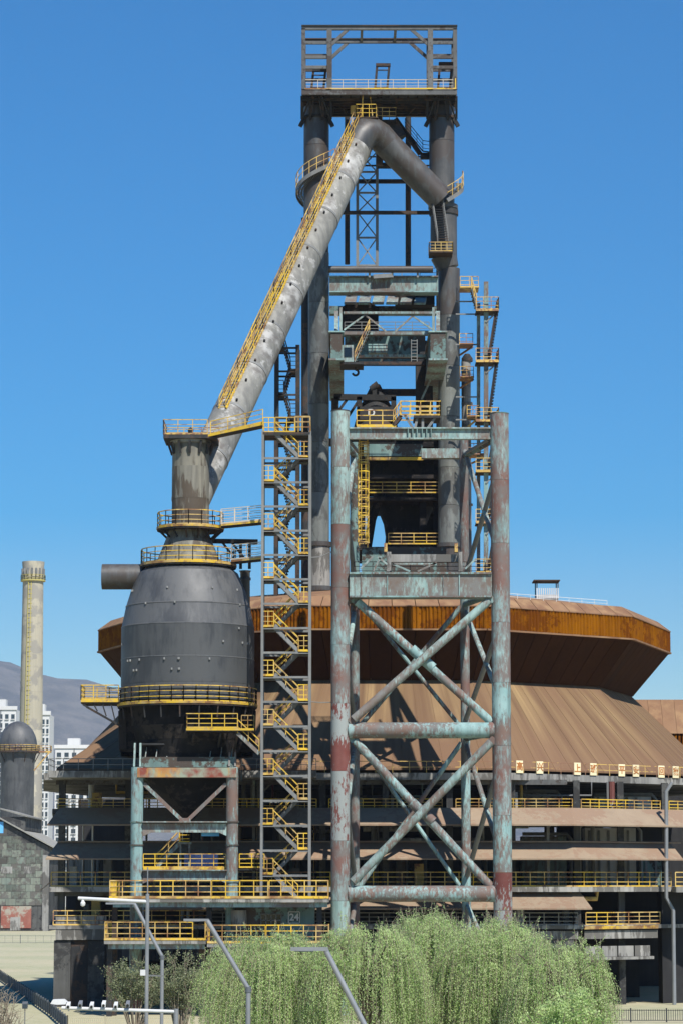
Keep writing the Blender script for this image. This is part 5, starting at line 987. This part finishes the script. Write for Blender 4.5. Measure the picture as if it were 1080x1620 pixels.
fence('slat_fence', 'beige slat fence below the camera bar', [G(108, 165), G(345, 165)], .85, 'fence_beige', .11, .06, 2.0)
fence('bar_fence', 'black metal bar fence in front of dark casthouse opening', [G(940, 176), G(1110, 176)], .78, 'black_paint', .13, .035, 2.0)
fence('wire_fence', 'thin wire fence across the dry grass near the shed', [G(-30, 400), G(92, 400)], 1.1, 'fence_grey', .9, .03, 6.0)

def street_lamp(label, px_pole, px_bend, y_bend, px_head, y_head, px_elbow, Y, wd):
    base = G(px_pole, Y); base.x = Xr(px_bend, y_bend, Y); r = thing('street_lamp', label, 'lamp', base, 'bent steel street lamps')
    bend = W(px_bend, y_bend, Y); elb = W(px_elbow, y_head, Y); hd = W(px_head, y_head - .5, Y)
    part(r, 'pole', 'lamp_metal', lambda m: m.tube([base, bend], M(wd / 2, Y), 12), True)
    part(r, 'slanted_arm', 'lamp_metal', lambda m: m.tube([bend + V((0, 0, -.05)), elb], M(wd / 2, Y), 12), True)
    hh = part(r, 'lamp_head', 'lamp_metal', lambda m: m.hexa([V((x, y, z)) for z, q in ((elb.z - .02, 0), (elb.z + .07, .02)) for x, y in ((hd.x, Y - .12), (elb.x + .06, Y - .07), (elb.x + .06, Y + .07), (hd.x, Y + .12))]))
    part(hh, 'lamp_lens', 'window_glass', lambda m: m.box(hd.x + .1, elb.x - .3, Y - .1, Y + .1, elb.z - .04, elb.z - .021))
    part(r, 'access_hatch', 'fence_grey', lambda m: m.box(base.x - .05, base.x + .05, Y - M(wd / 2, Y) - .015, Y - M(wd / 2, Y) + .02, .5, .9))
    part(r, 'arm_collar', 'fence_grey', lambda m: m.tube([bend + V((0, 0, -.18)), bend + V((0, 0, .02))], M(wd / 2, Y) + .025, 12), True)
    part(r, 'base_plate', 'lamp_metal', lambda m: m.tube([base, base + V((0, 0, .25))], M(wd, Y), 12), True)
street_lamp('slim bent street lamp partly behind the white camera pole', 257, 257, 1512, 168, 1430, 213, 150, 5.5)
street_lamp('bent street lamp between the leafy shrub and first willow', 393, 393, 1562, 291, 1456.5, 328, 108, 7.5)
street_lamp('bent street lamp standing in front of the willows', 580, 590, 1645, 460, 1503, 515, 72, 8.5)
# camera pole
Yp = 142; base = G(232, Yp); base.x = Xr(233, 1500, Yp); r = thing('camera_pole', 'white pole with a long horizontal camera arm beside the shrub', 'pole', base)
tpz = Zr(1414, Yp)
part(r, 'pole', 'lamp_metal', lambda m: m.tube([base, V((base.x, Yp, tpz))], M(3, Yp), 12), True)
part(r, 'mast', 'lamp_metal', lambda m: m.tube([V((base.x, Yp, tpz)), V((base.x, Yp, Zr(1372, Yp)))], .03, 6), True)
part(r, 'arm', 'white_paint', lambda m: m.tube([W(124, 1421, Yp), W(233, 1426.5, Yp)], .085, 10), True)
part(r, 'camera_dome', 'white_paint', lambda m: m.lathe(W(131.5, 1430, Yp), [(.02, Zr(1434.5, Yp)), (.11, Zr(1432.5, Yp)), (.13, Zr(1429, Yp)), (.08, Zr(1426, Yp)), (.05, Zr(1421, Yp))], 14), True)
part(r, 'box', 'white_paint', lambda m: m.box(Xr(223, 1538, Yp), Xr(231, 1538, Yp), Yp - .35, Yp - .1, Zr(1543, Yp), Zr(1534, Yp)))
part(r, 'bracket', 'lamp_metal', lambda m: m.bar(W(229, 1543, Yp), W(257, 1544, Yp + 7), .08))
# camera bar
Yq = 118; base = G(279, Yq); r = thing('camera_gantry', 'low pale pole arm carrying six cameras above the beige fence', 'pole', base)
part(r, 'post', 'lamp_metal', lambda m: m.tube([base, V((base.x, Yq, Zr(1596, Yq)))], .1, 12), True)
part(r, 'arm', 'white_paint', lambda m: m.tube([W(98, 1594.5, Yq), W(277, 1600.5, Yq)], .07, 10), True)
for k, px in enumerate((109, 128, 146, 165, 184, 203)):
    b = W(px, 1590 - (k % 2) * 2, Yq)
    cm = part(r, 'camera', ('white_paint', 'lamp_metal')[k in (1, 5)], lambda m: (m.hexa([b + V((x, y, z + y * .25)) for z in (-.07, .08) for x, y in ((-.08, -.25), (.08, -.25), (.07, .2), (-.07, .2))]), m.bar(b + V((0, .05, -.25)), b + V((0, .05, -.05)), .06)))
    part(cm, 'camera_lens', 'dark_glass', lambda m: m.tube([b + V((0, -.24, -.06)), b + V((0, -.28, -.07))], .06, 12))
part(r, 'cabinet', 'white_paint', lambda m: (m.prism([W(px, y, Yq) for px, y in ((80, 1588), (84, 1581.5), (101, 1581), (106, 1585), (104, 1589), (90, 1589.5))], (0, .5, 0)), ))
# small floodlight in the grass
b = W(40, 1592, 160); r = thing('floodlight', 'small dark floodlight on a short stake in the dry grass', 'lamp', (b.x, 160, 0)); part(r, 'stake', 'fence_grey', lambda m: m.bar(V((b.x, 160, 0)), V((b.x, 160, b.z)), .05)); part(r, 'lamp_body', 'fence_grey', lambda m: m.hexa([V((b.x + x, 160 + y, b.z + z + y * .5)) for z in (-.08, .2) for x, y in ((-.15, -.1), (.15, -.1), (.15, .12), (-.15, .12))]))
part(r, 'lens', 'window_glass', lambda m: m.hexa([V((b.x + x, 160 + y, b.z + z + y * .5)) for z in (-.05, .17) for x, y in ((-.12, -.12), (.12, -.12), (.12, -.105), (-.12, -.105))]))
# ------------------------------------------------------------------ vegetation
def willow(label, px, Y, ztop_, rx, seed, nst=950, droop=(1.8, 5.2)):
    rnd = random.Random(seed); b = G(px, Y); r = thing('willow_tree', label, 'tree', b, 'willows along the foreground')
    part(r, 'trunk', 'bark', lambda m: m.tube([b, b + V((.1, 0, 1.2)), b + V((-.1, .1, 2.2)), b + V((.05, 0, ztop_ * .72))], [.28, .23, .19, .1], 10), True)
    limbs = MB(); heads = []
    for k in range(16):
        a = 2 * pi * k / 16 + rnd.uniform(-.2, .2); q = rnd.uniform(.35, .9); z0 = rnd.uniform(1.8, ztop_ * .6)
        tip = b + V((cos(a) * rx * q, sin(a) * rx * q * .9, ztop_ * rnd.uniform(.75, .97) - .55 * q * q * rx * .35)); heads.append(tip)
        mid = b.lerp(tip, .5); mid.z = z0 + (tip.z - z0) * .62 + .3
        limbs.tube([b + V((0, 0, z0)), mid, tip], [.085, .055, .02], 6)
    limbs.build('limb', 'bark', r, True)
    L = MB(); tw = MB()
    clumps = [(rnd.uniform(0, 2 * pi), math.sqrt(rnd.random()), rnd.uniform(-1.5, .5), rnd.uniform(.55, 1.15)) for _ in range(54)]
    for s_ in range(nst):
        ca, cq, cz, cl = clumps[s_ % 54]
        a = ca + rnd.gauss(0, .16 + .1 / (cq + .3)); q = min(1.12, max(0, cq + rnd.gauss(0, .09)))
        x, y = cos(a) * rx * q, sin(a) * rx * q * .9
        z = ztop_ - .42 * rx * q * q + cz * .75 + rnd.uniform(-.3, .12)
        ln = rnd.uniform(*droop) * (0.65 + .5 * q) * cl; p = b + V((x, y, z)); out = V((cos(a), sin(a), 0)) * rnd.uniform(.2, .7); sway = V((rnd.gauss(0, .12) - .06, rnd.gauss(0, .12), 0))
        n = int(ln / .062); prev = p
        for k in range(n):
            t = k / n; c_ = p + out * (1 - (1 - t) ** 2.2) * .8 + sway * t * t + V((0, 0, .28 * math.sin(min(1, t * 5) * pi / 2) * (1 - t) - ln * t))
            if c_.z < .05: break
            for _ in range(3):
                d = V((rnd.gauss(0, .8), rnd.gauss(0, .8), -1)).normalized(); sz = rnd.uniform(.045, .1); nt_ = V((cos(a) * .6 + rnd.gauss(0, .5), sin(a) * .6 + rnd.gauss(0, .5), .75)); w_ = d.cross(nt_).normalized() * sz * .24
                o = c_ + V((rnd.gauss(0, .055), rnd.gauss(0, .055), rnd.gauss(0, .03))); L.face([o - w_, o + d * sz, o + w_ + d * sz * .2])
            if k % 12 == 0 and k: tw.bar(prev, c_, .012); prev = c_
    for s_ in range(170):      # feathery shoots that stand up above the crown
        ca, cq, cz, cl = clumps[rnd.randrange(54)]; a = ca + rnd.gauss(0, .2); q = min(1, cq + rnd.gauss(0, .1)); p = b + V((cos(a) * rx * q, sin(a) * rx * q * .9, ztop_ - .42 * rx * q * q + cz * .75 - .2)); d0 = V((rnd.gauss(0, .3), rnd.gauss(0, .3), 1)).normalized() * rnd.uniform(.35, 1.0)
        tw.bar(p, p + d0, .012)
        for k in range(11):
            c_ = p + d0 * (k / 9) + V((0, 0, -.12 * (k / 9) ** 3)); d = V((rnd.gauss(0, .7), rnd.gauss(0, .7), rnd.uniform(-1, .4))).normalized(); sz = rnd.uniform(.06, .12); w_ = d.cross(V((rnd.gauss(0, 1), rnd.gauss(0, 1), .1))).normalized() * sz * .2; L.face([c_ - w_, c_ + d * sz, c_ + w_])
    L.build('crown', 'willow_leaf', r, kind=None); tw.build('hanging_twigs', 'twig', r)
willow('pale green willow hanging beside the first bent street lamp', 432, 126, 6.1, 2.4, 1)
willow('yellow green weeping willow below the left gantry column', 580, 124, 6.45, 2.5, 2)
willow('tallest weeping willow below the crossed gantry braces', 690, 129, 7.0, 2.4, 3)
willow('weeping willow below the right gantry column', 785, 126, 6.5, 2.5, 4)
willow('weeping willow at the end of the row beside the bar fence', 880, 122, 6.0, 2.0, 5, 620, (1.6, 4.6))
willow('deep green willow half hidden at the shady end of the row', 362, 134, 5.6, 1.3, 6, 320, (1.4, 3.6))
def shrub(name, label, px, Y, h, rx, seed, leaves=5200, mat='shrub_leaf', stems=26):
    rnd = random.Random(seed); b = G(px, Y); r = thing(name, label, 'shrub', b); S = MB(); L = MB(); tips = []
    for k in range(stems):
        a = rnd.uniform(0, 2 * pi); q = rnd.uniform(.1, 1); t = b + V((cos(a) * rx * q, sin(a) * rx * q * .8, h * rnd.uniform(.55, 1) * (1 - .25 * q * q))); mid = b.lerp(t, .5) + V((rnd.gauss(0, .15), 0, .3))
        S.tube([b + V((cos(a) * .15, sin(a) * .15, 0)), mid, t], [.05, .03, .01], 5)
        for _ in range(7):
            s0 = mid.lerp(t, rnd.random()); e = s0 + V((rnd.gauss(0, .4), rnd.gauss(0, .4), rnd.uniform(.05, .55))); S.bar(s0, e, .014); tips.append((s0, e))
    for k in range(leaves):
        s0, e = rnd.choice(tips); c_ = s0.lerp(e, rnd.uniform(.2, 1.1)) + V((rnd.gauss(0, .1), rnd.gauss(0, .1), rnd.gauss(0, .09)))
        d = V((rnd.gauss(0, 1), rnd.gauss(0, 1), rnd.gauss(0, .8))).normalized(); sz = rnd.uniform(.06, .13); w_ = d.cross(V((rnd.gauss(0, 1), rnd.gauss(0, 1), rnd.gauss(0, 1)))).normalized() * sz * .4
        L.face([c_, c_ + d * sz * .5 + w_, c_ + d * sz, c_ + d * sz * .5 - w_])
    S.build('stems', 'twig', r)
    if leaves: L.build('crown', mat, r)
shrub('leafy_shrub', 'open grey green leafy shrub around the white camera pole', 215, 158, 4.6, 2.3, 21, 7000)
shrub('leafy_shrub', 'taller grey green leafy shrub beside the first bent lamp', 285, 156, 4.9, 1.7, 22, 6500)
shrub('leafy_shrub', 'bright green bush at the foot of the last willow', 895, 117, 4.3, 1.9, 23, 9000, 'willow_leaf')
shrub('bare_shrub', 'bare twiggy shrub beside the slat fence', 5, 145, 3.4, 1.2, 24, 0, stems=30)
shrub('bare_shrub', 'bare branched tree top rising above the willows', 712, 136, 7.3, 1.6, 25, 0, stems=34)
shrub('bare_shrub', 'bare tree between the last two willows', 850, 133, 5.7, 1.0, 26, 0, stems=24)

# ------------------------------------------------------------------ air
hz = MB().box(-7500, 7500, -20, 12100, -4, 1250)
hm = bpy.data.materials.new('haze_air'); hm.use_nodes = True; ht = hm.node_tree; ht.nodes.remove(ht.nodes['Principled BSDF'])
pv = ht.nodes.new('ShaderNodeVolumePrincipled'); pv.inputs['Color'].default_value = (0.72, 0.82, 1.0, 1); pv.inputs['Density'].default_value = 0.000045
ht.links.new(pv.outputs[0], ht.nodes['Material Output'].inputs['Volume']); MATS['haze_air'] = hm
hz.build('haze', 'haze_air')['kind'] = 'stuff'
